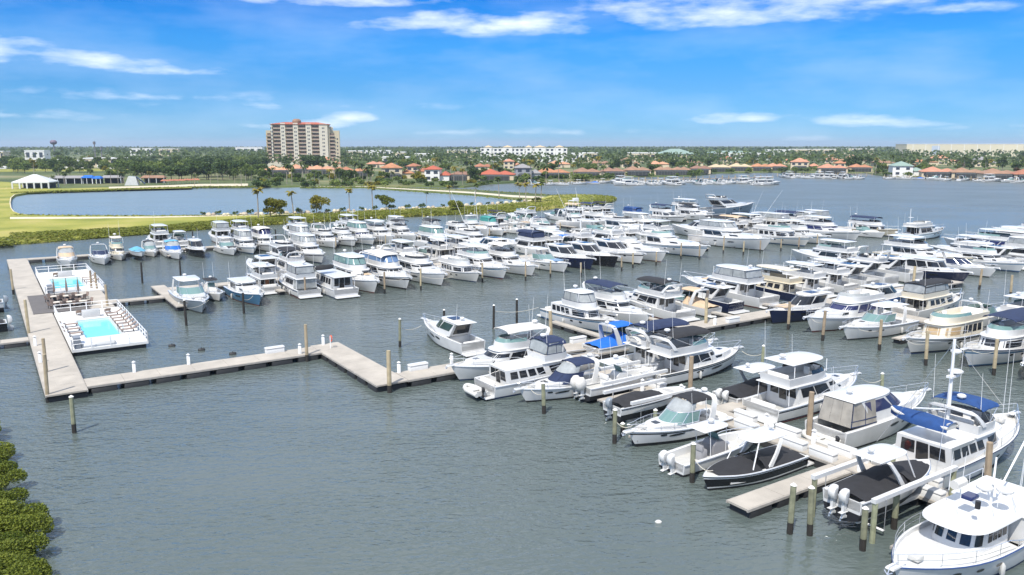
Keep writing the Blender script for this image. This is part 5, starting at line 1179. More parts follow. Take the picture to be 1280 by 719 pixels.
# ---- footbridge pier, far side (slips opening up-left)
l1 = dict(lod=1); l2 = dict(lod=2)
row('boats on the far side of the footbridge pier', '# from the footbridge corner', [
    ('trawler', (757, 416), 'bow', '-t', 13, 'white trawler with enclosed flybridge and black sheer line', dict(t=69.8, lod=0, top='hardtop', enclosure=VINYL, uh=(.16, .70), flyx=(.30, .66), rubm=DARK)),
    ('yacht', (800, 408), 'bow', '-t', 12.5, 'white flybridge yacht with navy bimini and solar panels', dict(lod=1, top='bimini', canv=CNAVY, solar=True)),
    ('yacht', (838, 397), 'stern', '+t', 13.5, 'white flybridge yacht with black bimini and black aft awning', dict(lod=1, top='bimini', canv=CBLACK, uh=(.26, .76))),
    ('express', (872, 391), 'stern', '+t', 11, 'white cruiser under a tan cockpit canvas', dict(lod=1, top='bimini', canv=CTAN, cover=CTAN)),
    ('coupe', (905, 388), 'stern', '+t', 12, 'navy hulled pilothouse cruiser with white roof', dict(lod=1, hull=NAVY, roofm=WHITE)),
    ('yacht', (945, 381), 'stern', '+t', 16, 'large white yacht with curtained flybridge and upswept bow', dict(lod=1, top='hardtop', enclosure=VINYL, uh=(.25, .76))),
    ('trawler', (988, 374), 'stern', '+t', 13, 'cream trawler with navy hull and white canopy', dict(lod=1, hull=NAVY, house=CREAM, top='hardtop')),
    ('yacht', (1016, 369), 'stern', '+t', 13, 'white yacht with long hardtop and dark bridge windows', dict(lod=1, top='hardtop')),
    ('yacht', (1046, 364), 'stern', '+t', 14, 'white yacht with gray arch windows and high bridge roof', dict(lod=1, top='hardtop', rake=.2)),
    ('coupe', (1075, 360), 'stern', '+t', 13.5, 'white coupe yacht with long swept dark windows', dict(lod=1)),
    ('coupe', (1104, 357), 'stern', '+t', 15, 'white sport yacht with small raised bridge', dict(lod=1, fly=True)),
    ('coupe', (1136, 352), 'stern', '+t', 15, 'white sport yacht with large oval side window', dict(lod=1, sunroof=True)),
    ('yacht', (1192, 336), 'bow', '-t', 18, 'tan hulled yacht with white flybridge and light blue bow cushion', dict(t=72.5, lod=1, hull=CREAM, top='hardtop', rake=.2)),
    ('yacht', (1210, 354), 'bow', '-t', 12.5, 'navy hulled yacht with white windshield posts, bow out', dict(t=66, lod=1, hull=NAVY, top='none', fly=False, hh=2.2)),
    ('express', (1250, 348), 'bow', '-t', 12.5, 'white cruiser with large navy windshield cover, bow out', dict(t=66, lod=1, top='arch', windm=CNAVY)),
    ('yacht', (1275, 341), 'bow', '-t', 13, 'white flybridge yacht with pale hardtop, bow out', dict(t=66, lod=1, top='hardtop'))], tsnap=70.4)
row('boats moored beyond the footbridge pier', '# from the fairway mouth', [
    ('yacht', (1200, 322), 'mid', '+t', 13, 'white cruiser with gray canvas windows behind the tan hulled yacht', dict(lod=2, top='hardtop')),
    ('yacht', (1236, 318), 'mid', '+t', 19, 'very large white yacht with three decks and square dark windows', dict(lod=1, top='hardtop', uh=(.18, .8), glass=GLASSB)),
    ('yacht', (1262, 314), 'mid', '+t', 19, 'very large white yacht with tall radar mast', dict(lod=1, top='hardtop', mast=3, uh=(.18, .8))),
    ('yacht', (1285, 300), 'mid', '+t', 17, 'large white yacht cut by the picture edge', dict(lod=2, top='hardtop'))])
# ---- second pier (boats seen bow out across the fairway)
row('boats along the second pier', '# along second pier front', [
    ('coupe', (967, 405), 'bow', '-s', 12, 'navy hulled coupe with white roof and brown foredeck', dict(lod=0, hull=NAVY, cushion=TAN)),
    ('yacht', (1012, 416), 'bow', '-s', 14.5, 'white yacht with blue tinted windshield and closed bridge', dict(lod=0, top='none', uh=(.2, .72), rake=.16, glass=GLASSB, hh=1.9)),
    ('express', (1063, 425), 'bow', '-s', 12.5, 'white express cruiser with wide green windshield', dict(lod=0, top='hardtop')),
    ('trawler', (1128, 446), 'bow', '-s', 14.5, 'cream trawler with tan covered windshield', dict(lod=0, hull=WHITE2, house=mat('house_cream', (.68, .63, .52), .3, var=.06), top='none', hh=2.0, uh=(.16, .68), frontcover=VINYLT, bul=.4)),
    ('trawler', (1207, 461), 'bow', '-s', 15, 'white trawler with blue sheer line and navy bimini', dict(lod=0, top='bimini', canv=CNAVY, rubm=NAVY, uh=(.14, .70))),
    ('yacht', (1285, 476), 'bow', '-s', 14, 'white yacht mostly outside the picture edge', dict(lod=0, top='hardtop'))], tsnap=80.6, key=lambda p: -p[1])
row('boats behind the second pier', '# along second pier back', [
    ('coupe', (1120, 380), 'stern', '+s', 11.5, 'blue hulled coupe with arched side window', dict(lod=1, hull=mat('hull_bright_blue', (.02, .10, .33), .15), roofm=WHITE2)),
    ('trawler', (1160, 392), 'stern', '+s', 13.5, 'cream flybridge trawler with black bridge canopy and solar panel', dict(lod=1, hull=WHITE2, house=mat('house_cream', (.68, .63, .52), .3), top='canvas_top', canv=CBLACK, enclosure=VINYL, solar=True)),
    ('express', (1225, 405), 'stern', '+s', 11, 'small white cruiser with folded mast', dict(lod=1, top='arch')),
    ('yacht', (1270, 418), 'stern', '+s', 13, 'white yacht with pale flybridge', dict(lod=1, top='hardtop'))], tsnap=97.5, key=lambda p: -p[1])
# ---- long middle pier, boats bow out towards the camera
row('boats on the front of the long middle pier', '# along middle pier front', [
    ('express', (260, 391), 'bow', '-t', 14, 'gray hulled hardtop fishing boat', dict(lod=0, hull=GRAYH, top='hardtop', cushion=WHITE2, t=108.4)),
    ('console', (278, 372), 'bow', '-t', 9, 'small white center console with dark roof', dict(lod=1, ttop=CBLACK, t=116)),
    ('yacht', (318, 385), 'bow', '-t', 13, 'steel blue hulled lobster style cruiser', dict(lod=0, hull=BLUEH, top='none', fly=False, hh=1.5, uh=(.22, .62), anti=RED)),
    ('trawler', (326, 355), 'stern', '+t', 11, 'white trawler with varnished aft door, stern out', dict(lod=0, door=WOODR, top='hardtop', t=118, uh=(.14, .66))),
    ('yacht', (362, 356), 'stern', '+t', 12.5, 'white cruiser with navy framed aft enclosure, stern out', dict(lod=0, top='hardtop', enclosure=VINYL, canv=CNAVY, stripe=NAVY, t=112, aftcurtain=VINYL)),
    ('trawler', (414, 375), 'stern', '+t', 14, 'white trawler with black dinghy on its boat deck, stern out', dict(lod=0, top='none', fly=False, t=109, uh=(.12, .7), hh=2.1)),
    ('yacht', (466, 369), 'bow', '-t', 15.5, 'white flybridge yacht with shrouded dinghy on its foredeck', dict(lod=0, top='hardtop', enclosure=GLASST)),
    ('yacht', (508, 363), 'bow', '-t', 16, 'white yacht with light blue bridge canvas and dark side band', dict(lod=0, top='canvas_top', canv=CWHITE, enclosure=mat('blue_vinyl', (.12, .2, .34), .2), uh=(.2, .8))),
    ('yacht', (566, 362), 'bow', '-t', 16, 'white yacht with green bridge screen and black masked windshield', dict(lod=0, top='none', rake=.18, uh=(.2, .78))),
    ('trawler', (598, 354), 'bow', '-t', 12.5, 'creamy white trawler style cruiser with square front windows', dict(lod=0, hull=WHITE2, top='none')),
    ('yacht', (636, 351), 'bow', '-t', 15.5, 'white yacht with wide dark windshield cover', dict(lod=0, top='hardtop', rake=.2, uh=(.2, .78), frontcover=CBLACK)),
    ('yacht', (666, 346), 'bow', '-t', 14.5, 'white yacht with two piece dark windshield cover', dict(lod=0, top='bimini', canv=CWHITE, rake=.2, frontcover=CBLACK)),
    ('express', (704, 341), 'bow', '-t', 13.5, 'white express cruiser with blue foredeck pad', dict(lod=0, top='hardtop', cushion=mat('pad_blue', (.14, .26, .42), .7))),
    ('coupe', (739, 338), 'bow', '-t', 14.5, 'navy hulled coupe with gray windshield cover', dict(lod=0, hull=NAVY)),
    ('coupe', (765, 334), 'bow', '-t', 14.5, 'black hulled coupe with dark sloping windshield', dict(lod=0, hull=BLACKH)),
    ('coupe', (806, 332), 'bow', '-t', 15, 'white coupe with black hull stripe and long dark windows', dict(lod=0, stripe=BLACKH)),
    ('yacht', (834, 329), 'bow', '-t', 16, 'white yacht with covered windshield and wide foredeck', dict(lod=0, top='arch', uh=(.2, .66), frontcover=CWHITE, rake=.2)),
    ('yacht', (889, 324), 'bow', '-t', 19, 'large white yacht with white windshield cover and long foredeck', dict(lod=0, top='arch', uh=(.2, .62), frontcover=CWHITE, rake=.16)),
    ('yacht', (958, 314), 'bow', '-t', 21, 'largest white yacht with gray side windows and double bridge', dict(lod=0, top='hardtop', enclosure=VINYL, uh=(.2, .68))),
    ('trawler', (1004, 308), 'bow', '-t', 16, 'cream pilothouse trawler with many square windows', dict(lod=1, hull=WHITE2, top='none', hh=2.0, uh=(.2, .72))),
    ('yacht', (1031, 306), 'bow', '-t', 15, 'white yacht with dark canvas over its windshield', dict(lod=1, top='hardtop', frontcover=CBLACK)),
    ('yacht', (1065, 301), 'bow', '-t', 17, 'white yacht with dark blue window band', dict(lod=1, top='hardtop', glass=GLASSB, uh=(.2, .7))),
    ('express', (1082, 296), 'bow', '-t', 11, 'small white cruiser with low windshield', dict(lod=2, top='arch')),
    ('trawler', (1104, 295), 'bow', '-t', 14, 'tan hulled trawler with navy bridge canvas', dict(lod=1, hull=CREAM, top='canvas_top', canv=CNAVY))], tsnap=109.5)
boat('yacht', None, 'mid', '+s', 15.5, 'ice blue hulled ship like yacht with tall white radar mast at the pier end', 'boats on the front of the long middle pier', lod=1, st=(188, 104.6), hull=ICE, top='none', fly=True, mast=4.2, hh=2.2, uh=(.16, .74), bul=.5)
q = W(*ST(404, 340, 5)); s_, t_ = ST(404, 345, 5.0)
dinghy('black covered dinghy stowed across the boat deck of a white trawler', (*W(ST(414, 375)[0]+1, 114), 3.75), TH+.1, 3.2, DARK, cover=CBLACK)
dinghy('white shrouded dinghy on the foredeck of a flybridge yacht', (*W(ST(466, 369)[0], 114.2), 2.35), TH-pi/2, 2.8, WHITE2, cover=CWHITE)
# ---- long middle pier, back side
def bk(px, kind, desc, L=14, dr='+t', **kw): return (kind, px, 'stern' if dr == '+t' else 'bow', dr, L, desc, dict(pz=4.5, lod=2, t=kw.pop('t', 129.5 if dr == '+t' else 143), **kw))
row('boats on the back of the long middle pier', '# along middle pier back', [
    bk((388, 322), 'coupe', 'white coupe with arched dark windows', 14), bk((412, 322), 'yacht', 'white yacht with low gray canopy', 13, top='bimini', canv=CBLACK), bk((436, 318), 'yacht', 'white flybridge yacht with pale screen', 14, dr='-t', top='arch'),
    bk((514, 306), 'yacht', 'white enclosed flybridge yacht', 15, dr='-t', top='hardtop', enclosure=VINYL), bk((534, 305), 'yacht', 'white yacht with open bridge', 13, top='arch'), bk((553, 312), 'express', 'white cruiser under black cockpit canvas', 12, cover=CBLACK, canv=CBLACK), bk((578, 305), 'yacht', 'creamy yacht with curved bridge roof', 13, hull=WHITE2, top='hardtop'),
    bk((596, 303), 'express', 'white cruiser with radar arch', 12, top='arch'), bk((611, 305), 'yacht', 'cream flybridge yacht with short mast', 13, house=WHITE2, top='hardtop', mast=1.5), bk((636, 298), 'yacht', 'white yacht with blue framed bridge enclosure', 15, dr='-t', top='hardtop', enclosure=GLASST, canv=CNAVY), bk((652, 303), 'yacht', 'white yacht with flat hardtop', 14, top='hardtop'),
    bk((674, 302), 'coupe', 'white coupe with long dark windows', 15), bk((694, 297), 'yacht', 'white yacht with blue draped bridge cover', 14, top='canvas_top', canv=CNAVY, enclosure=CNAVY), bk((707, 305), 'yacht', 'white yacht with dark salon windows', 14, dr='-t', top='arch'),
    bk((731, 302), 'yacht', 'white trawler yacht with brown window trim', 14, squares=True, top='hardtop'), bk((748, 300), 'express', 'white cruiser with blue sun awning', 12, top='bimini', canv=CBLUE), bk((764, 301), 'yacht', 'white yacht with slender arch', 14, top='arch'), bk((786, 297), 'yacht', 'white yacht with twin arches', 15, dr='-t', top='arch', archtop=True),
    bk((816, 295), 'yacht', 'white yacht with raked arch and two bridge seats', 15, top='arch'), bk((842, 292), 'yacht', 'white yacht with tan bridge seats', 15, top='arch'), bk((866, 290), 'express', 'white express yacht with teal windshield', 15, dr='-t', top='hardtop'), bk((888, 283), 'yacht', 'large white yacht with teal bridge screen', 18, dr='-t', top='arch'),
    bk((906, 286), 'yacht', 'large white yacht with dark arch windows', 17, top='hardtop', rake=.2), bk((930, 281), 'yacht', 'white yacht with enclosed gray bridge', 16, dr='-t', top='hardtop', enclosure=VINYL), bk((951, 281), 'coupe', 'white coupe yacht with purple gray windows', 16), bk((969, 281), 'yacht', 'white yacht with dark bimini', 15, top='bimini', canv=CBLACK),
    bk((988, 276), 'yacht', 'white yacht with broad flat hardtop', 17, top='hardtop'), bk((1014, 277), 'fish', 'white sport fishing yacht with two long outriggers', 17, tower=False), bk((1040, 283), 'yacht', 'white yacht with tan bridge cover', 15, top='canvas_top', canv=CTAN), bk((1062, 276), 'trawler', 'cream pilothouse yacht with high wheelhouse', 16, house=WHITE2, top='hardtop', enclosure=VINYL), bk((1098, 275), 'yacht', 'white yacht with navy bridge canopy', 16, top='canvas_top', canv=CNAVY)])
# ---- pier nearest the grass spit
row('boats on the front of the pier by the grass spit', '# out along the spit pier', [
    ('express', (80, 325), 'bow', '-t', 12, 'white cruiser with tan bridge canvas', dict(lod=1, top='bimini', canv=CTAN, cover=CTAN, windm=CTAN)),
    ('express', (131, 332), 'bow', '-t', 12, 'white cruiser with navy windshield canvas', dict(lod=1, top='arch', windm=CNAVY)),
    ('yacht', (150, 318), 'bow', '-t', 10, 'small cream cruiser with tan hardtop', dict(lod=1, top='hardtop', house=CREAM, t=168)),
    ('run', (168, 322), 'bow', '-t', 9, 'white boat with light blue cover raised on a lift', dict(lod=1, z=.9, cover=CSKY, motor=None, t=165)),
    ('express', (190, 318), 'bow', '-t', 9.5, 'white cruiser with gray canvas top', dict(lod=1, canv=CBLACK, t=170)),
    ('express', (216, 327), 'bow', '-t', 12, 'white cruiser with bright blue windshield cover and bimini', dict(lod=1, canv=CSKY, windm=CBLUE)),
    ('coupe', (257, 324), 'bow', '-t', 12, 'dark gray hulled pilothouse boat', dict(lod=1, hull=BLACKH, sunroof=False)),
    ('express', (297, 322), 'bow', '-t', 12, 'white hardtop cruiser with black foredeck cover', dict(lod=1, top='hardtop', cushion=CBLACK)),
    ('yacht', (330, 321), 'bow', '-t', 13, 'tall white yacht with curtained upper bridge', dict(lod=1, top='hardtop', enclosure=VINYL)),
    ('yacht', (342, 318), 'bow', '-t', 15, 'white yacht with blue bridge canvas and rounded bow', dict(lod=1, top='canvas_top', canv=CWHITE, enclosure=GLASSB)),
    ('yacht', (399, 315), 'bow', '-t', 15, 'white yacht with square bridge enclosure', dict(lod=1, top='hardtop', enclosure=VINYL, frontcover=VINYL)),
    ('yacht', (421, 311), 'bow', '-t', 13, 'white yacht with slim open flybridge', dict(lod=1, top='arch')),
    ('yacht', (442, 308), 'bow', '-t', 14, 'white yacht with gray front cover', dict(lod=1, top='arch', frontcover=VINYL)),
    ('yacht', (470, 308), 'bow', '-t', 15, 'white yacht with purple blue windshield cover', dict(lod=1, top='hardtop', enclosure=GLASST, frontcover=GLASSB)),
    ('yacht', (497, 308), 'bow', '-t', 16, 'white yacht with stepped dark side windows', dict(lod=1, top='hardtop')),
    ('yacht', (522, 304), 'bow', '-t', 14, 'white yacht with dark bimini and raked windows', dict(lod=1, top='bimini', canv=CBLACK, rake=.2)),
    ('yacht', (560, 301), 'bow', '-t', 13, 'white yacht with black topped bridge enclosure', dict(lod=1, top='canvas_top', canv=CBLACK, enclosure=VINYL)),
    ('yacht', (588, 298), 'bow', '-t', 13, 'white yacht with gray windshield band', dict(lod=1, top='none')),
    ('fish', (613, 297), 'bow', '-t', 16, 'white sport fishing yacht with tall yellowish outriggers', dict(lod=1, tower=False)),
    ('yacht', (626, 295), 'bow', '-t', 12, 'white yacht with teal bridge canvas', dict(lod=1, top='canvas_top', canv=CTEAL, enclosure=CTEAL)),
    ('console', (646, 292), 'bow', '-t', 9, 'small white center console with slim poles', dict(lod=1)),
    ('console', (662, 291), 'bow', '-t', 9, 'small white center console with red roof', dict(lod=1, ttop=CTAN)),
    ('express', (686, 289), 'bow', '-t', 13, 'navy hulled cruiser with navy enclosure', dict(lod=1, hull=NAVY, canv=CNAVY, cover=CNAVY)),
    ('fish', (726, 285), 'bow', '-t', 16, 'white sport fishing yacht with high pipe tower', dict(lod=1, tower=True, canv=CNAVY)),
    ('yacht', (768, 285), 'bow', '-t', 16, 'white yacht with maroon trimmed foredeck', dict(lod=1, top='arch')),
    ('yacht', (801, 280), 'bow', '-t', 14, 'white yacht draped in blue canvas', dict(lod=1, top='canvas_top', canv=CROYAL, enclosure=CROYAL)),
    ('yacht', (838, 277), 'bow', '-t', 16, 'white trawler yacht with navy boat deck cover', dict(lod=1, squares=True, top='bimini', canv=CNAVY)),
    ('yacht', (873, 275), 'bow', '-t', 15, 'white flybridge yacht with black bimini', dict(lod=1, top='bimini', canv=CBLACK))], tsnap=163.5)
boat('yacht', None, 'mid', '-t', 17, 'tall white two deck yacht with white hardtop at the outer pier end', None, lod=1, st=(ST(889, 277)[0]+3.4, 173), top='hardtop', hh=2.4)
b = boat('coupe', None, 'mid', '+s', 23, 'gray blue modern yacht with black radar mast moored across the outer pier end', None, lod=1, st=(ST(920, 270)[0]+3, 176), hull=mat('hull_gray_blue', (.16, .22, .28), .15), roofm=GRAYH, fly=True)
row('boats on the back of the pier by the grass spit', '# along the spit pier back', [
    bk((216, 288), 'yacht', 'tall white flybridge yacht', 13, t=186, top='hardtop'), bk((258, 296), 'express', 'white hardtop cruiser', 10, t=186, top='hardtop'), bk((312, 288), 'yacht', 'white enclosed yacht', 13, t=186, top='hardtop', enclosure=VINYL), bk((342, 290), 'yacht', 'white yacht with solar roof', 13, t=186, top='hardtop', solar=True),
    bk((408, 280), 'yacht', 'white flybridge yacht with raked arch', 14, t=186, top='hardtop'), bk((440, 283), 'express', 'white arch cruiser', 11, t=186, top='arch'), bk((486, 279), 'yacht', 'tall white yacht with dark bridge windows', 14, t=186, top='hardtop', mast=1.5), bk((745, 268), 'yacht', 'white yacht with maroon tender', 14, t=186, top='arch'),
    bk((776, 264), 'express', 'white cruiser with short masts', 12, t=186), bk((800, 263), 'yacht', 'white yacht with tan top', 14, t=186, top='canvas_top', canv=CTAN), bk((822, 262), 'yacht', 'white yacht with blue top', 14, t=186, top='canvas_top', canv=CNAVY), bk((850, 262), 'yacht', 'white yacht with folded bimini', 14, t=186, top='bimini', canv=CBLACK)])
# ---- further packed slips
VAR = [('yacht', 'white yacht with open hardtop bridge', dict(top='hardtop')), ('yacht', 'white yacht with dark bimini', dict(top='bimini', canv=CBLACK)), ('yacht', 'white yacht with curtained bridge', dict(top='hardtop', enclosure=VINYL)), ('express', 'white arch cruiser', dict(top='arch')), ('coupe', 'white coupe with dark windows', dict()), ('yacht', 'white yacht with radar arch', dict(top='arch')), ('yacht', 'white yacht with navy canopy', dict(top='canvas_top', canv=CNAVY))]
def fill(group, phrase, s0, s1, step, t, dr, L, seed):
    rr = random.Random(seed); it = []; s = s0; i = 0
    while s < s1:
        k, ds, kw = VAR[rr.randrange(len(VAR))]; L_ = L*rr.uniform(.85, 1.08)
        cs, ct = (s, t+L_/2) if dr[1] == 't' else (t+L_/2, s)
        def half(L, dr): return (L/2, L*.155) if dr[1] == 's' else (L*.155, L/2)
        h = half(L_, dr)
        if any(abs(cs-f[2]) < h[0]+half(f[4], f[5])[0]-.1 and abs(ct-f[3]) < h[1]+half(f[4], f[5])[1]-.1 for f in FOOT): s += .6; continue
        lab = ds+', '+phrase.replace('#', ORD[i % len(ORD)])
        boat(k, None, 'stern', dr, L_, lab, group, 2, st=(s, t) if dr[1] == 't' else (t, s), **kw); s += step*rr.uniform(.95, 1.08); i += 1
fill('boats on the back of the pier by the grass spit', '# of the row behind the spit side pier', 60, 88, 5.0, 179, '+t', 12, 3)
fill('boats on the back of the pier by the grass spit', '# of the outer back row toward the bay', 116, 128, 5.2, 179, '+t', 13, 4)
fill('boats on the back of the long middle pier', '# of the back row toward the open bay', 163, 190, 5.2, 129.5, '+t', 15, 5)
fill('boats on the back of the long middle pier', '# of the near back row by the curtained yacht', 56, 74, 5.2, 129.5, '+t', 13, 6)
fill('boats moored beyond the footbridge pier', '# of the packed slips past the sport yachts', 122, 150, 5.2, 84, '+t', 15, 7)
fill('boats moored beyond the footbridge pier', '# of the packed slips under the far edge', 140, 166, 5.4, 68, '+t', 15, 8)
fill('boats behind the second pier', '# of the far slips by the picture edge', 26, 46, 5.0, 97.5, '+s', 13, 9)
# ---- behind the left edge walkway
row('boats on the outer side of the pool walkway', '# boat outside the pool walkway', [
    ('run', (12, 388), 'stern', '-s', 9, 'white topped boat with motors on a lift', dict(lod=1, z=.5, hardtop=True, motors=2, mcol=MOTOR_G)),
    ('run', (14, 412), 'stern', '-s', 8.5, 'black hulled boat with blue gray cover', dict(lod=1, z=.2, hull=BLACKH, cover=CBLACK))], tsnap=1.2, key=lambda p: -p[1])

# ================================================================ far shore
TILE = [mat('roof_tile_orange', (.43, .19, .10), .85, var=.3, vscale=.3, rand=.12), mat('roof_tile_salmon', (.58, .29, .17), .85, var=.25, vscale=.3, rand=.12), mat('roof_tile_brown', (.30, .17, .11), .85, var=.3, vscale=.3, rand=.15), mat('roof_tile_gray', (.28, .27, .27), .8, var=.2), mat('roof_tile_red', (.42, .11, .06), .85, var=.2), mat('roof_tile_tan', (.55, .43, .27), .85, var=.2), mat('roof_green', (.24, .33, .28), .6, var=.15)]
TN = ['orange', 'salmon', 'brown', 'gray', 'red', 'tan', 'green']
STUC = [mat('stucco_white', (.76, .74, .70), .9), mat('stucco_cream', (.64, .54, .38), .9), mat('stucco_gray', (.30, .31, .33), .9)]
SCREEN = mat('screen_mesh', (.035, .04, .04), .7)
WINM = mat('house_window', (.05, .06, .08), .15)
def hip(mb, x0, x1, y0, y1, z, h, ov=.7):
    x0 -= ov; x1 += ov; y0 -= ov; y1 += ov; w, d = x1-x0, y1-y0; k = min(w, d)/2
    if w >= d: r0, r1 = (x0+k, (y0+y1)/2, z+h), (x1-k, (y0+y1)/2, z+h)
    else: r0, r1 = ((x0+x1)/2, y0+k, z+h), ((x0+x1)/2, y1-k, z+h)
    b = [(x0, y0, z), (x1, y0, z), (x1, y1, z), (x0, y1, z)]; e = [(p[0], p[1], z-.25) for p in b]
    if w >= d: f = [(0, 1, 5, 4), (1, 2, 5), (2, 3, 4, 5), (3, 0, 4)]
    else: f = [(0, 1, 4), (1, 2, 5, 4), (2, 3, 5), (3, 0, 4, 5)]
    mb.add(b+[r0, r1], f); mb.add(b+e, [(0, 4, 5, 1), (1, 5, 6, 2), (2, 6, 7, 3), (3, 7, 4, 0), (4, 7, 6, 5)])
HOUSES = []
def house(px, y, wpx, tile, wall, st, label, depth=13, cage=True, wing=True):
    X, Y = G(px, y, LZ); D = hypot(X, Y); w = wpx*D/1000*.94; a = -atan2(X, Y)*.6+random.uniform(-.12, .12)
    r = thing('waterfront_house', label, 'house', (X, Y+depth/2+5, LZ), a, 'tile roofed houses along the far shore'); HOUSES.append((px, y))
    H = 3.3*st+.3; x0, x1 = -w/2, w/2; xw = x0+w*.62 if wing else x1
    mb = MB(); mb.box(x0, xw, -depth/2, depth/2, -.5, H)
    if wing: mb.box(xw, x1, -depth/2+3, depth/2+2, -.5, 3.4)
    mb.build('wall', STUC[wall], r, 0)
    mb = MB(); hip(mb, x0, xw, -depth/2, depth/2, H, min(w*.62, depth)*.24)
    if wing: hip(mb, xw+.03 if st > 1 else xw-4, x1, -depth/2+3, depth/2+2, 3.4, 2.2, .5)
    mb.build('roof', TILE[tile], r, 0)
    n = max(2, int((xw-x0)/4.5))
    for s_ in range(st):
        for i in range(n):
            xc = x0+(xw-x0)*(i+.5)/n; mb = MB(); mb.box(xc-1.2, xc+1.2, -depth/2-.06, -depth/2+.02, .9+s_*3.3, 2.6+s_*3.3); mb.build('window', WINM, r, 0)
    if cage:
        mb = MB(); c0, c1 = x0+w*.08, x0+w*(.58 if st > 1 else .9); mb.loft([[(c0, -depth/2-5.5, 0), (c1, -depth/2-5.5, 0), (c1, -depth/2-.1, 0), (c0, -depth/2-.1, 0)], [(c0, -depth/2-5.5, 2.7), (c1, -depth/2-5.5, 2.7), (c1, -depth/2-.1, 2.7), (c0, -depth/2-.1, 2.7)], [(c0+1.2, -depth/2-4.2, 3.6), (c1-1.2, -depth/2-4.2, 3.6), (c1-1.2, -depth/2-.1, 3.4), (c0+1.2, -depth/2-.1, 3.4)]]); mb.build('screen_enclosure', SCREEN, r, 0)
        mb = MB(); n2 = 6
        for i in range(n2+1): xx = c0+(c1-c0)*i/n2; mb.box(xx-.06, xx+.06, -depth/2-5.6, -depth/2-5.48, 0, 2.75)
        mb.box(c0, c1, -depth/2-5.6, -depth/2-5.48, 2.65, 2.8); mb.build('screen_frame', mat('screen_frame', (.2, .2, .19), .6), r, 0)
    return r
hl = [(342, 219, 34, 1, 1, 1), (372, 217, 36, 1, 1, 1), (398, 218, 32, 1, 1, 1), (425, 219, 24, 0, 1, 1), (450, 221, 26, 0, 1, 1), (494, 224, 42, 0, 1, 2), (519, 221, 24, 0, 1, 2), (545, 227, 32, 4, 0, 2), (575, 226, 24, 2, 1, 1), (621, 226, 46, 4, 1, 1), (660, 224, 34, 3, 2, 2), (692, 223, 44, 0, 1, 1),
      (736, 222, 36, 2, 1, 1), (769, 221, 30, 2, 1, 1), (800, 219.5, 34, 2, 1, 1), (834, 219, 26, 2, 1, 1), (855, 219, 24, 2, 1, 1), (880, 217, 26, 2, 1, 1), (904, 215, 26, 5, 1, 1), (930, 214, 28, 5, 1, 1), (957, 214, 26, 0, 1, 1), (976, 213.5, 24, 1, 1, 1),
      (1012, 213, 34, 1, 1, 2), (1048, 216, 34, 1, 1, 1), (1083, 215, 26, 0, 1, 1), (1143, 220.5, 36, 6, 0, 2), (1185, 222, 40, 1, 1, 1), (1222, 223, 36, 2, 1, 1), (1263, 225, 40, 2, 1, 1), (1305, 226, 40, 0, 1, 1), (1360, 229, 42, 2, 1, 1)]
for i, (px, y, w, t, wl, st) in enumerate(hl): house(px, y, w, t, wl, st, f'{TN[t]} roofed waterfront house, {ORD[i]} from the lagoon end of the far shore', cage=(t != 6 and not (t == 4 and st == 2)))
hb = [(410, 209, 26, 1), (468, 210, 22, 1), (604, 214, 26, 0), (640, 212, 22, 1), (700, 210, 28, 1), (752, 209, 30, 2), (790, 210, 24, 2), (826, 210, 26, 1), (870, 208, 24, 2), (916, 207, 22, 0), (1000, 205, 30, 1), (1048, 204, 26, 1), (1075, 205, 24, 2), (1110, 208, 26, 2), (1160, 207, 32, 0), (1187, 206, 30, 1), (1212, 206, 26, 3), (1060, 209, 22, 0), (1240, 209, 24, 3)]
for i, (px, y, w, t) in enumerate(hb): house(px, y, w, t, 1, 1+(i % 3 == 0), f'{TN[t]} roofed house, {ORD[i]} of the row behind the waterfront', cage=False)
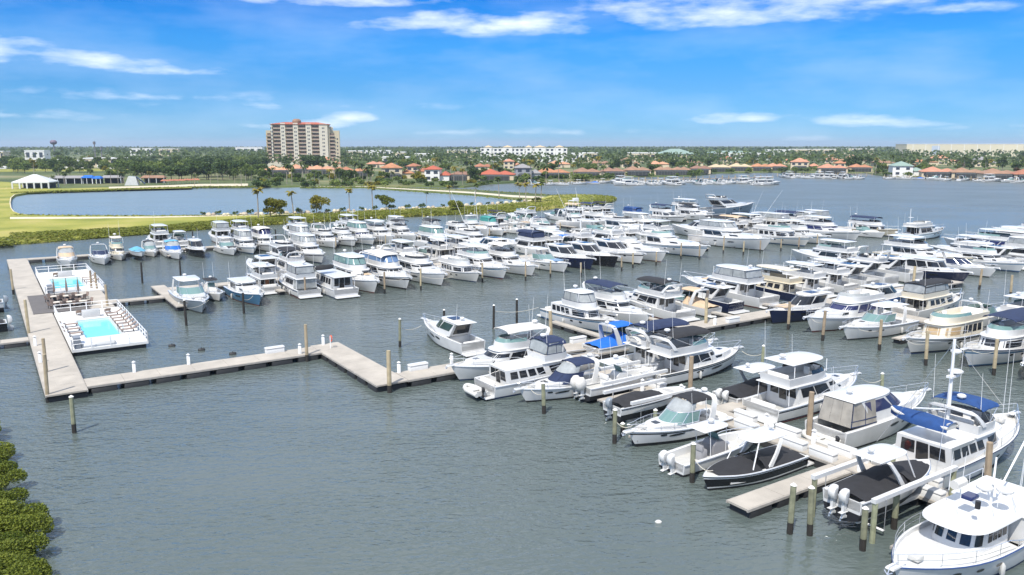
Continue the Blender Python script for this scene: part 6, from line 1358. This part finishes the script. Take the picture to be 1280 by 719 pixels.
# the tall condominium
def condo():
    D = 800; X = (384-640)/1000*D*1.02; Y = D; r = thing('apartment_tower', 'tall cream apartment tower with stacked balconies and terracotta roof trim', 'apartment building', (X, Y, LZ), .19)
    CW = mat('tower_cream', (.54, .47, .33), .85, var=.06, vscale=.1); CP = mat('tower_pale', (.62, .57, .46), .85); CY = mat('tower_ochre', (.60, .42, .18), .85)
    k = .8; fh = 3.55; nf = 11; H = nf*fh+3; wH = 9*fh+3
    mb = MB(); mb.box(-33*k, 21*k+12, 1.8, 24, -1, H-1.2); mb.box(-40*k, -33*k, 4, 22, -1, wH); mb.box(27*k+6.5, 48*k, 4, 24, -1, wH); mb.build('wall', CW, r, 0)
    cols = [(-27*k, 7.4), (-12*k, 7.4), (3.2*k, 7.4), (19*k, 7.4)]; edges = [-33.5*k]
    for c, w in cols: edges += [c-w/2, c+w/2]
    edges.append(36.2)
    edges[-1] = 27*k+5.5
    for i in range(0, len(edges), 2):
        mb = MB(); mb.box(edges[i], edges[i+1], 0, 1.79, -1, H-.6+(.6 if i in (2, 4) else 0)); mb.build('pier', CP, r, 0)
        for f in range(1, nf): mb = MB(); xc = (edges[i]+edges[i+1])/2; mb.box(xc-1.1, xc-.25, -.06, .02, f*fh+.9, f*fh+2.4); mb.box(xc+.25, xc+1.1, -.06, .02, f*fh+.9, f*fh+2.4); mb.build('window', WINM, r, 0)
    bays = [(c, w, nf, 1.7) for c, w in cols]+[(-36.4*k, 5.2, 9, 3.9), (33.5*k+4, 6.0, 9, 3.9)]
    for c, w, n, y in bays:
        mb = MB(); mb.box(c-w/2+.05, c-w/2+1.4, y-.05, y+.05, 1, n*fh); mb.build('bay_side', CY, r, 0)
        for f in range(n):
            z = 1.2+f*fh; mb = MB(); mb.box(c-w/2+1.0, c+w/2-.3, y-.1, y+.06, z+.1, z+2.7); b = mb.build('balcony_shade_panel', mat('balcony_shade', (.15, .11, .08), .6), r, 0)  # solid panel, coloured dark as the shade of the balcony recess
            mb = MB(); mb.box(c-w/2+.04, c+w/2-.04, y-1.55, y-.11, z-.25, z); mb.build('balcony_slab', CP, r, 0)
            mb = MB(); mb.box(c-w/2+.06, c+w/2-.06, y-1.5, y-1.44, z+.01, z+1.05); mb.build('balcony_rail', mat('balcony_rail', (.34, .24, .18), .6), r, 0)
    for x in (44*k,):
        for f in range(8): mb = MB(); mb.box(x-4.4, x-3.4, 3.9, 4.02, f*fh+1.2, f*fh+2.6); mb.box(x+.5, x+1.6, 3.9, 4.02, f*fh+1.2, f*fh+2.6); mb.build('window', WINM, r, 0)
    mb = MB(); hip(mb, -33.8*k, 21*k+12.2, .2, 24, H-1.1, 2.2, .8); mb.build('roof', TILE[4], r, 0)
    mb = MB(); mb.cyl(-3*k, 6, H+.2, H+2.2, 4.2, 12); mb.ball(-3*k, 6, H+2.2, 4.2, 4.2, 2.2, 0, 12, 6); mb.build('cupola', TILE[2], r)
    mb = MB(); mb.cyl(38*k, 14, wH, wH+2.5, 1.9, 10); mb.ball(38*k, 14, wH+2.5, 1.9, 1.9, 1.7, 0, 10, 6); mb.build('roof_tower', CP, r)
    mb = MB(); mb.box(-41*k, 49*k, -6, -.02, -1, 4.2); mb.build('podium', CP, r, 0)
condo()
def block(px0, px1, top, D, name, label, wallm, floors=0, roofm=None, depth=30, rh=0, nw=None, group=None):
    x0, x1 = (px0-640)/1000*D, (px1-640)/1000*D; H = CAMH-(top-181)/1000*D-LZ; w = x1-x0
    r = thing(name, label, 'building', ((x0+x1)/2, D, LZ), -atan2((x0+x1)/2, D)*.4, group)
    mb = MB(); mb.box(-w/2, w/2, 0, depth, -.5, H-rh)
    mb.build('wall', wallm, r, 0)
    if floors:
        fh = (H-rh)/floors; nw = nw or max(2, int(w/7))
        for f in range(floors):
            for i in range(nw): 
                mb = MB(); xc = -w/2+w*(i+.5)/nw; q = w/nw*.26; mb.box(xc-q, xc+q, -.08, .03, f*fh+fh*.25, f*fh+fh*.8); mb.build('window', WINM, r, 0)
    mb = MB()
    if rh: hip(mb, -w/2, w/2, 0, depth, H-rh, rh, 1.0)
    else: mb.box(-w/2-.3, w/2+.3, -.3, depth+.3, H-rh-.5, H-rh+.4)
    mb.build('roof', roofm or STUC[0], r, 0); return r, w, H
r, w, H = block(601, 708, 185.5, 1000, 'hotel_building', 'long white hotel building with rows of small windows', STUC[0], 4, nw=20, depth=24)
for x, ww in ((-44, 9), (-20, 12), (6, 8), (20, 14), (44, 10)):
    mb = MB(); mb.box(x-ww/2, x+ww/2, -1.5, 20, -.5, H+1.6); mb.build('gable_bay', STUC[0], r, 0); mb = MB(); hip(mb, x-ww/2, x+ww/2, -1.5, 20, H+1.6, 2.2, .4); mb.build('bay_roof', TILE[5], r, 0)
    for f in range(4): mb = MB(); mb.box(x-1.4, x+1.4, -1.6, -1.47, f*4.3+1.2, f*4.3+3.2); mb.build('window', WINM, r, 0)
CRW = mat('warehouse_cream', (.66, .59, .43), .85, var=.08, vscale=.02)
r, w, H = block(1131, 1263, 180.2, 1500, 'warehouse', 'very long cream warehouse on the horizon', CRW, depth=80)
for i in range(9): mb = MB(); x = -w/2+w*(i+.5)/9; mb.box(x-.4, x+.4, -.35, -.02, -.5, H-.6); mb.build('pilaster', STUC[0], r, 0)
mb = MB(); mb.box(-w*.28, -w*.21, -.1, .02, 3, H-3); mb.build('wall_panel', mat('panel_blue_gray', (.45, .5, .58), .8), r, 0)
block(1262, 1300, 185.0, 1480, 'warehouse', 'lower cream warehouse wing cut by the picture edge', CRW, depth=60)
block(820, 866, 186, 1150, 'school_building', 'cream building with broad pale green roof', STUC[1], 1, TILE[6], 40, 7, nw=8)
block(880, 944, 188.5, 1250, 'commercial_building', 'pale gray green roofed building behind the shade trees', STUC[1], 1, TILE[6], 40, 3, nw=10)
CB = 'low white commercial buildings inland'
WR = mat('white_roof', (.78, .77, .75), .7)
for i, (a, b, top, D, nm) in enumerate([(0, 12, 189, 1100, 'behind the white tent'), (40, 62, 188, 1150, 'beside the water tower'), (113, 172, 197.5, 760, 'with long flat roof behind the lagoon trees'), (170, 196, 185.5, 1600, 'on the skyline inland of the lagoon'), (205, 228, 186, 1550, 'next along the skyline'), (300, 332, 184, 1700, 'on the skyline beside the tower'), (436, 455, 188.5, 1200, 'just past the apartment tower'), (458, 490, 188, 1250, 'with pale awnings past the tower'), (492, 508, 190, 1150, 'between tower and hotel, smallest'), (480, 512, 196, 860, 'above the orange roofs'), (728, 746, 191, 1000, 'with cream walls past the hotel'), (714, 728, 191.5, 1000, 'with flat gray parapet'), (784, 818, 191, 1000, 'with windows before the green roof'), (893, 960, 191.5, 1150, 'long and low by the green roof'), (985, 1038, 186.5, 1500, 'with broad white vault roof'), (955, 983, 187, 1500, 'thin on the skyline'), (1050, 1085, 186, 1700, 'pale beside the warehouse'), (520, 545, 192, 1000, 'among the trees by the red roofed house'), (560, 598, 187.5, 1350, 'beside the hotel')]):
    block(a, b, top, D, 'commercial_building', 'low white commercial building '+nm, STUC[0] if i % 2 else STUC[1], 1, WR, 26, nw=max(3, int((b-a)/7)), group=CB)
# tent pavilion
def tent():
    X, Y = G(36, 236, LZ); r = thing('event_tent', 'white event tent with peaked roof by the lagoon', 'tent', (X, Y+6, LZ), .15); w, d, h = 8.6, 6.0, 3.2
    mb = MB(); b = [(-w, -d, h), (w, -d, h), (w, d, h), (-w, d, h)]; mb.add(b+[(-1.0, 0, h+3.5), (1.0, 0, h+3.5)], [(0, 1, 5, 4), (1, 2, 5), (2, 3, 4, 5), (3, 0, 4)]); mb.add(b+[(p[0], p[1], h-.5) for p in b], [(0, 4, 5, 1), (1, 5, 6, 2), (2, 6, 7, 3), (3, 7, 4, 0)]); mb.build('tent_roof', WHITE, r, 0)
    for i in range(6):
        for y in (-d+.1, d-.1): mb = MB(); x = -w+.4+(2*w-.8)*i/5; mb.box(x-.35, x+.35, y-.15, y+.15, 0, h-.4); mb.build('post', WHITE, r, 0)
    mb = MB(); mb.box(-w+1, w-1, d-1.5, d-1.2, 0, h-.5); mb.build('tent_shade_sheet', mat('tent_shade', (.10, .12, .15), .8), r, 0)  # dark sheet with the shade under the tent roof put into its colour
tent()
def kiosk(px, y, wpx, h, roof, label, nm='beach_shelter', wallm=None):
    X, Y = G(px, y, LZ); w = wpx*hypot(X, Y)/1000; r = thing(nm, label, 'shelter', (X, Y+3, LZ), .1); mb = MB(); mb.add([(-w/2, -3, h), (w/2, -3, h), (w/2, 3, h), (-w/2, 3, h), (-w/2+1, 0, h+1.2), (w/2-1, 0, h+1.2)], [(0, 1, 5, 4), (1, 2, 5), (2, 3, 4, 5), (3, 0, 4)]); mb.box(-w/2, w/2, -3, 3, h-.25, h-.01); mb.build('roof', roof, r, 0)
    mb = MB(); mb.box(-w/2+.6, w/2-.6, 1.5, 2.2, 0, h-.25); mb.build('wall', wallm or mat('shelter_dark', (.05, .06, .07), .8), r, 0)
    n = max(2, int(w/4))
    for i in range(n+1): mb = MB(); x = -w/2+.2+(w-.4)*i/n; mb.box(x-.12, x+.12, -2.9, -2.65, 0, h-.25); mb.build('post', ALU, r, 0)
kiosk(82, 230, 36, 3.2, TILE[3], 'long dark beach shelter next to the white tent'); kiosk(108, 230, 12, 3.4, CBLUE, 'beach shelter with bright blue canopy next to the tent'); kiosk(120, 230, 9, 3.0, CBLUE, 'small beach shelter with blue canopy'); kiosk(138, 229.5, 22, 3.2, TILE[3], 'gray roofed beach shelter before the slide'); kiosk(190, 229, 26, 3, TILE[2], 'brown roofed beach shelter behind the sand')
def slide():
    X, Y = G(163, 232, LZ); r = thing('water_slide', 'white and blue inflatable water slide on the lagoon beach', 'water slide', (X, Y+2, LZ), .2)
    mb = MB(); mb.loft([[(x, y, z) for x, z in ((-3.4, 0), (3.4, 0), (2.4, 4.4), (-1.2, 4.8))] for y in (-1.6, 1.6)]); mb.build('slide_body', WHITE, r); mb = MB(); mb.loft([[(2.5, y, 4.6) for y in (-1, 1)]+[(2.5, y, 4.3) for y in (1, -1)], [(6.4, y, .9) for y in (-1, 1)]+[(6.4, y, .5) for y in (1, -1)]]); mb.build('slide_chute', NAVY, r)
slide()
ug = thing('beach_umbrella', 'reddish brown beach umbrella on the lagoon sand', 'umbrella', (*G(204, 231, LZ), LZ), 0, 'beach umbrellas on the lagoon sand')
mb = MB(); mb.cyl(0, 0, 2.0, 2.9, 1.5, 8, 0, .05); mb.build('canopy', mat('umbrella_rust', (.36, .14, .08), .8), ug); mb = MB(); mb.cyl(0, 0, 0, 2.1, .06, 5); mb.build('pole', ALU, ug)
for i in range(1, 15): dup(ug, (*G(204+i*3.1, 231-i*.11+random.uniform(-.4, .4), LZ), LZ), i)
# towers on the skyline
def tower(px, top, base, D, name, label, ball):
    X = (px-640)/1000*D; H = CAMH+(181-top)/1000*D; r = thing(name, label, 'tower', (X, D, 0)); mb = MB(); mb.tube([(0, 0, 0), (0, 0, H-ball)], 1.4 if ball else .9, 6, 0, 1.0 if ball else .5); mb.build('column', mat('tower_gray', (.16, .15, .16), .7), r)
    if ball: mb = MB(); mb.ball(0, 0, H-ball, ball*1.35, ball*1.35, ball, 0, 12, 8); mb.build('tank', mat('tank_mauve', (.16, .12, .17), .6), r)
    else: mb = MB(); mb.cyl(0, 0, H-5, H-1, 2.0, 6); mb.build('antenna_head', mat('tower_gray', (.16, .15, .16), .7), r)
tower(76, 175, 190, 1400, 'water_tower', 'dark ball shaped water tower on the skyline', 4.2); tower(126, 176.5, 195, 1200, 'radio_mast', 'slim radio mast on the skyline, thicker of two', 0); tower(134, 183, 195, 1100, 'radio_mast', 'short thin radio mast beside the thicker one', 0)
# caravans in the park behind the tent
cv = thing('caravan', 'white parked caravan in the park behind the lagoon beach', 'caravan', (*G(20, 210, LZ), LZ), .2, 'caravans in the lagoon park')
mb = MB(); mb.rbox(-4.5, 4.5, -1.4, 1.4, .5, 3.4, .3); mb.build('body', WHITE, cv)
mb = MB(); mb.box(-2.6, 2.6, -1.46, -1.38, 1.7, 2.5); mb.build('window', WINM, cv)
for x in (-.6, .6): mb = MB(); mb.tube([(x, -1.45, .45), (x, -1.2, .45)], .42, 8); mb.build('wheel', DARK, cv)
rnd = random.Random(3)
for i in range(46): px, y = rnd.uniform(-10, 172), rnd.choice([203, 205, 207, 209, 211])+rnd.uniform(-.8, .8); dup(cv, (*G(px, y, LZ), LZ), rnd.choice([.2, 1.7, -.2])+rnd.uniform(-.15, .15), scale=rnd.uniform(.8, 1.2))
# trees of the far shore
rnd = random.Random(12); cnt = 0
def blocked(px, y): return 170 < px < 330 or any(abs(px-hx) < 11 and y > hy-5 and y < hy+3.5 for hx, hy in HOUSES)
def shore_y(px): return interp(SHORE, px) if px > 14 else 240
for i in range(1200):
    if cnt >= 292: break
    px = rnd.uniform(-20, 1310); sy = shore_y(px); u = rnd.random()
    y = rnd.uniform(196, 211) if u < .62 else rnd.uniform(211, sy-3)
    if px < 330 and y > 222: continue
    if px < 175 and rnd.random() < .3: continue
    if 175 <= px < 330: y = rnd.uniform(199, 226)
    if y > sy-3 or blocked(px, y): continue
    X, Y = G(px, y, LZ); q = rnd.choice([0, 0, 1, 2, 3, 4, 6, 1, 7]) if px < 1060 else rnd.choice([0, 1, 5, 5, 3, 6]); put(TP, q, X, Y, LZ-.2, rnd.uniform(.7, 1.15)*(.8 if y > 214 else 1)); cnt += 1
# garden shrubs and hedge bushes that fill the gardens down to the water
BP = [tree_proto('garden_bush', 'x', h, rad, m, 260, .5, None, 70+i, True, 'bush') for i, (h, rad, m) in enumerate(((3.2, 2.6, LF_DARK), (2.6, 2.4, LF_MID), (4.2, 2.8, LF_MID), (3.0, 2.8, LF_YEL)))]
for p in BP: p['label'] = 'garden bush between the far shore houses and the water'; p['group'] = 'garden bushes along the far shore'
cb_ = 0
for i in range(1500):
    if cb_ >= 290: break
    px = rnd.uniform(318, 1300); sy = shore_y(px); y = sy-1.0-rnd.random()**1.3*(15 if px < 640 else 8 if px < 770 else 5)
    X, Y = G(px, y, LZ); put(BP, rnd.choice([0, 0, 1, 1, 2, 3] if px < 640 else [0, 0, 1, 2]), X, Y, LZ-.2, rnd.uniform(.7, 1.3)); cb_ += 1
# the grove behind the beach
GP = [tree_proto('grove_tree', 'x', h, rad, m, 620, .7, None, 80+i) for i, (h, rad, m) in enumerate(((10, 5.5, LF_DARK), (8.5, 5, LF_MID), (9, 5, LF_DARK)))]
for p in GP: p['label'] = 'dense dark tree in the grove behind the lagoon beach'; p['group'] = 'grove behind the lagoon beach'
for i in range(120):
    px = rnd.uniform(168, 335); y = rnd.uniform(203, 226.5)
    X, Y = G(px, y, LZ); put(GP, i % 3, X, Y, LZ, rnd.uniform(.7, 1.05))
for i in range(34):
    px = rnd.uniform(-8, 175); y = rnd.choice([rnd.uniform(206, 214), rnd.uniform(214, 226)])
    if y > 216 and px < 66: continue
    X, Y = G(px, y, LZ); put(GP if i % 3 else PP, i % 3, X, Y, LZ, rnd.uniform(.55, .95))
for i in range(46):
    px = rnd.uniform(-12, 178); y = rnd.uniform(209, 217)
    X, Y = G(px, y, LZ); put(GP, (1, 0, 1)[i % 3], X, Y, LZ, rnd.uniform(.7, 1.05))
for i in range(22): X, Y = G(rnd.uniform(60, 320), rnd.uniform(226, 232.5), LZ); put(PP, rnd.choice([0, 1, 2, 3]), X, Y, LZ, rnd.uniform(.55, .85), label='palm behind the lagoon beach', group='palms behind the lagoon beach')
cp = 0
for i in range(900):
    if cp >= 150: break
    px = rnd.uniform(20, 1300); sy = shore_y(px); y = rnd.uniform(203, sy-1.5)
    if px < 320 and (y > 225 or rnd.random() < .6): continue
    if blocked(px, y+1.5): continue
    X, Y = G(px, y, LZ); put(PP, rnd.choice([0, 1, 2, 2, 0, 3]), X, Y, LZ, rnd.uniform(.7, 1.15)); cp += 1
# dark clipped trees before the tower
for i, px in enumerate((383, 389, 396, 404)): put(TP, 0, *G(px, 213, LZ), LZ, 1.25)
# far woods out to the horizon: one mass
mb = MB()
for i in range(46000):
    D = 760+2900*rnd.random()**1.7; az = rnd.uniform(-.72, .72); X, Y = D*math.tan(az), D
    patch = sin(X*.011+1.3)*sin(Y*.007+.5)+.5*sin(X*.031+Y*.013)
    if D < 1700 and patch > .62: continue
    if D < 1000 and X < -330: continue
    h = 9.5+3.0*sin(X*.02+Y*.05)+2*rnd.random(); leafq(mb, (X, Y, LZ+h*rnd.random()**.5), 1.5 if D < 1100 else 2.4 if D < 1600 else 4.2, rnd=rnd)
o = mb.build('far_woods', leafm('leaf_far', (.04, .075, .025), (.14, .18, .05)), smooth=0); tag(o, kind='stuff')
# small boats and docks on the far shore
FARG = 'small boats at the far shore docks'
fp = []
for k, (L, kind, kw) in enumerate([(9, 'console', {}), (11, 'express', dict(canv=CNAVY)), (13, 'yacht', dict(top='hardtop')), (8, 'run', dict(cover=CBLUE, motor='outboard', motors=1)), (9, 'console', dict(ttop=CNAVY))]):
    b = boat(kind, None, 'mid', '+s', L, ['small open boat with T-top at the far shore docks', 'small cabin cruiser at the far shore docks', 'white flybridge boat at the far shore docks', 'blue covered boat at the far shore docks', 'open boat with navy top at the far shore docks'][k], FARG, lod=2, st=(0, 400), **kw); fp.append(b)
usedf = set()
def farboat(k, px, y, rz):
    X, Y = G(px, y); b = fp[k]
    if k not in usedf: usedf.add(k); b.location = (X, Y, 0); b.rotation_euler = (0, 0, rz)
    else: dup(b, (X, Y, 0), rz)
for i in range(26):
    px = 773+i*7.6+rnd.uniform(-2, 2); farboat(rnd.choice([0, 1, 2, 4, 0]), px, 229.5-i*.10+rnd.choice([0, 2.2])+(3 if i > 18 else 0)*.6, rnd.choice([.5, 2.1, .2, 3.0])+rnd.uniform(-.2, .2))
for i in range(17): farboat(rnd.choice([0, 1, 3, 4, 2]), 978+i*6.1, 221.5+rnd.uniform(-.8, 1.6)+i*.1, rnd.choice([.3, 3.3, 1.8])+rnd.uniform(-.2, .2))
for px, y, k in ((1113, 224, 0), (1128, 224, 0), (1147, 224.5, 3), (1168, 225, 1), (1184, 226, 0), (1205, 226, 1), (1225, 227, 0), (1240, 227, 2), (1262, 228, 1), (1276, 228.5, 1), (690, 231.5, 0), (700, 231.5, 4), (725, 230.5, 0), (668, 232, 1), (755, 229, 0), (740, 230, 3)): farboat(k, px, y, rnd.choice([.2, 3.1, .5]))
DP = mat('timber_dock', (.34, .29, .23), .9, var=.3)
fd = thing('timber_dock', 'small timber dock in front of a far shore house', 'dock', (*G(690, 230, 0), 0), 0, 'timber docks of the far shore')
mb = MB(); mb.box(-9, 9, -1.2, 1.2, .8, 1.05); mb.build('deck', DP, fd, 0)
for x in (-8, -4, 0, 4, 8): mb = MB(); mb.cyl(x, -1.3, -1, 2.6, .2, 6); mb.build('post', PILEM, fd)
for i, (px, y) in enumerate([(665, 231), (730, 229.5), (760, 228), (1120, 223), (1150, 223.5), (1180, 224.5), (1212, 225.5), (1245, 226.5), (1275, 227.2)]+[(790+i*16, 227.2-i*.35) for i in range(11)]+[(985+i*18, 220.5) for i in range(6)]): dup(fd, (*G(px, y, 0), 0), rnd.uniform(-.1, .1))
# ================================================================ the air: a thin even sea haze
def haze():
    m = bpy.data.materials.new('haze'); m.use_nodes = True; N = m.node_tree.nodes; K = m.node_tree.links; N.remove(N['Principled BSDF'])
    v = N.new('ShaderNodeVolumePrincipled'); v.inputs['Color'].default_value = (.74, .86, 1, 1); v.inputs['Density'].default_value = .00011; v.inputs['Anisotropy'].default_value = .2
    K.new(v.outputs[0], N['Material Output'].inputs['Volume'])
    mb = MB(); mb.box(-9500, 9500, -260, 14500, -1.5, 72); o = mb.build('haze', m, smooth=0); tag(o, kind='stuff')
haze()
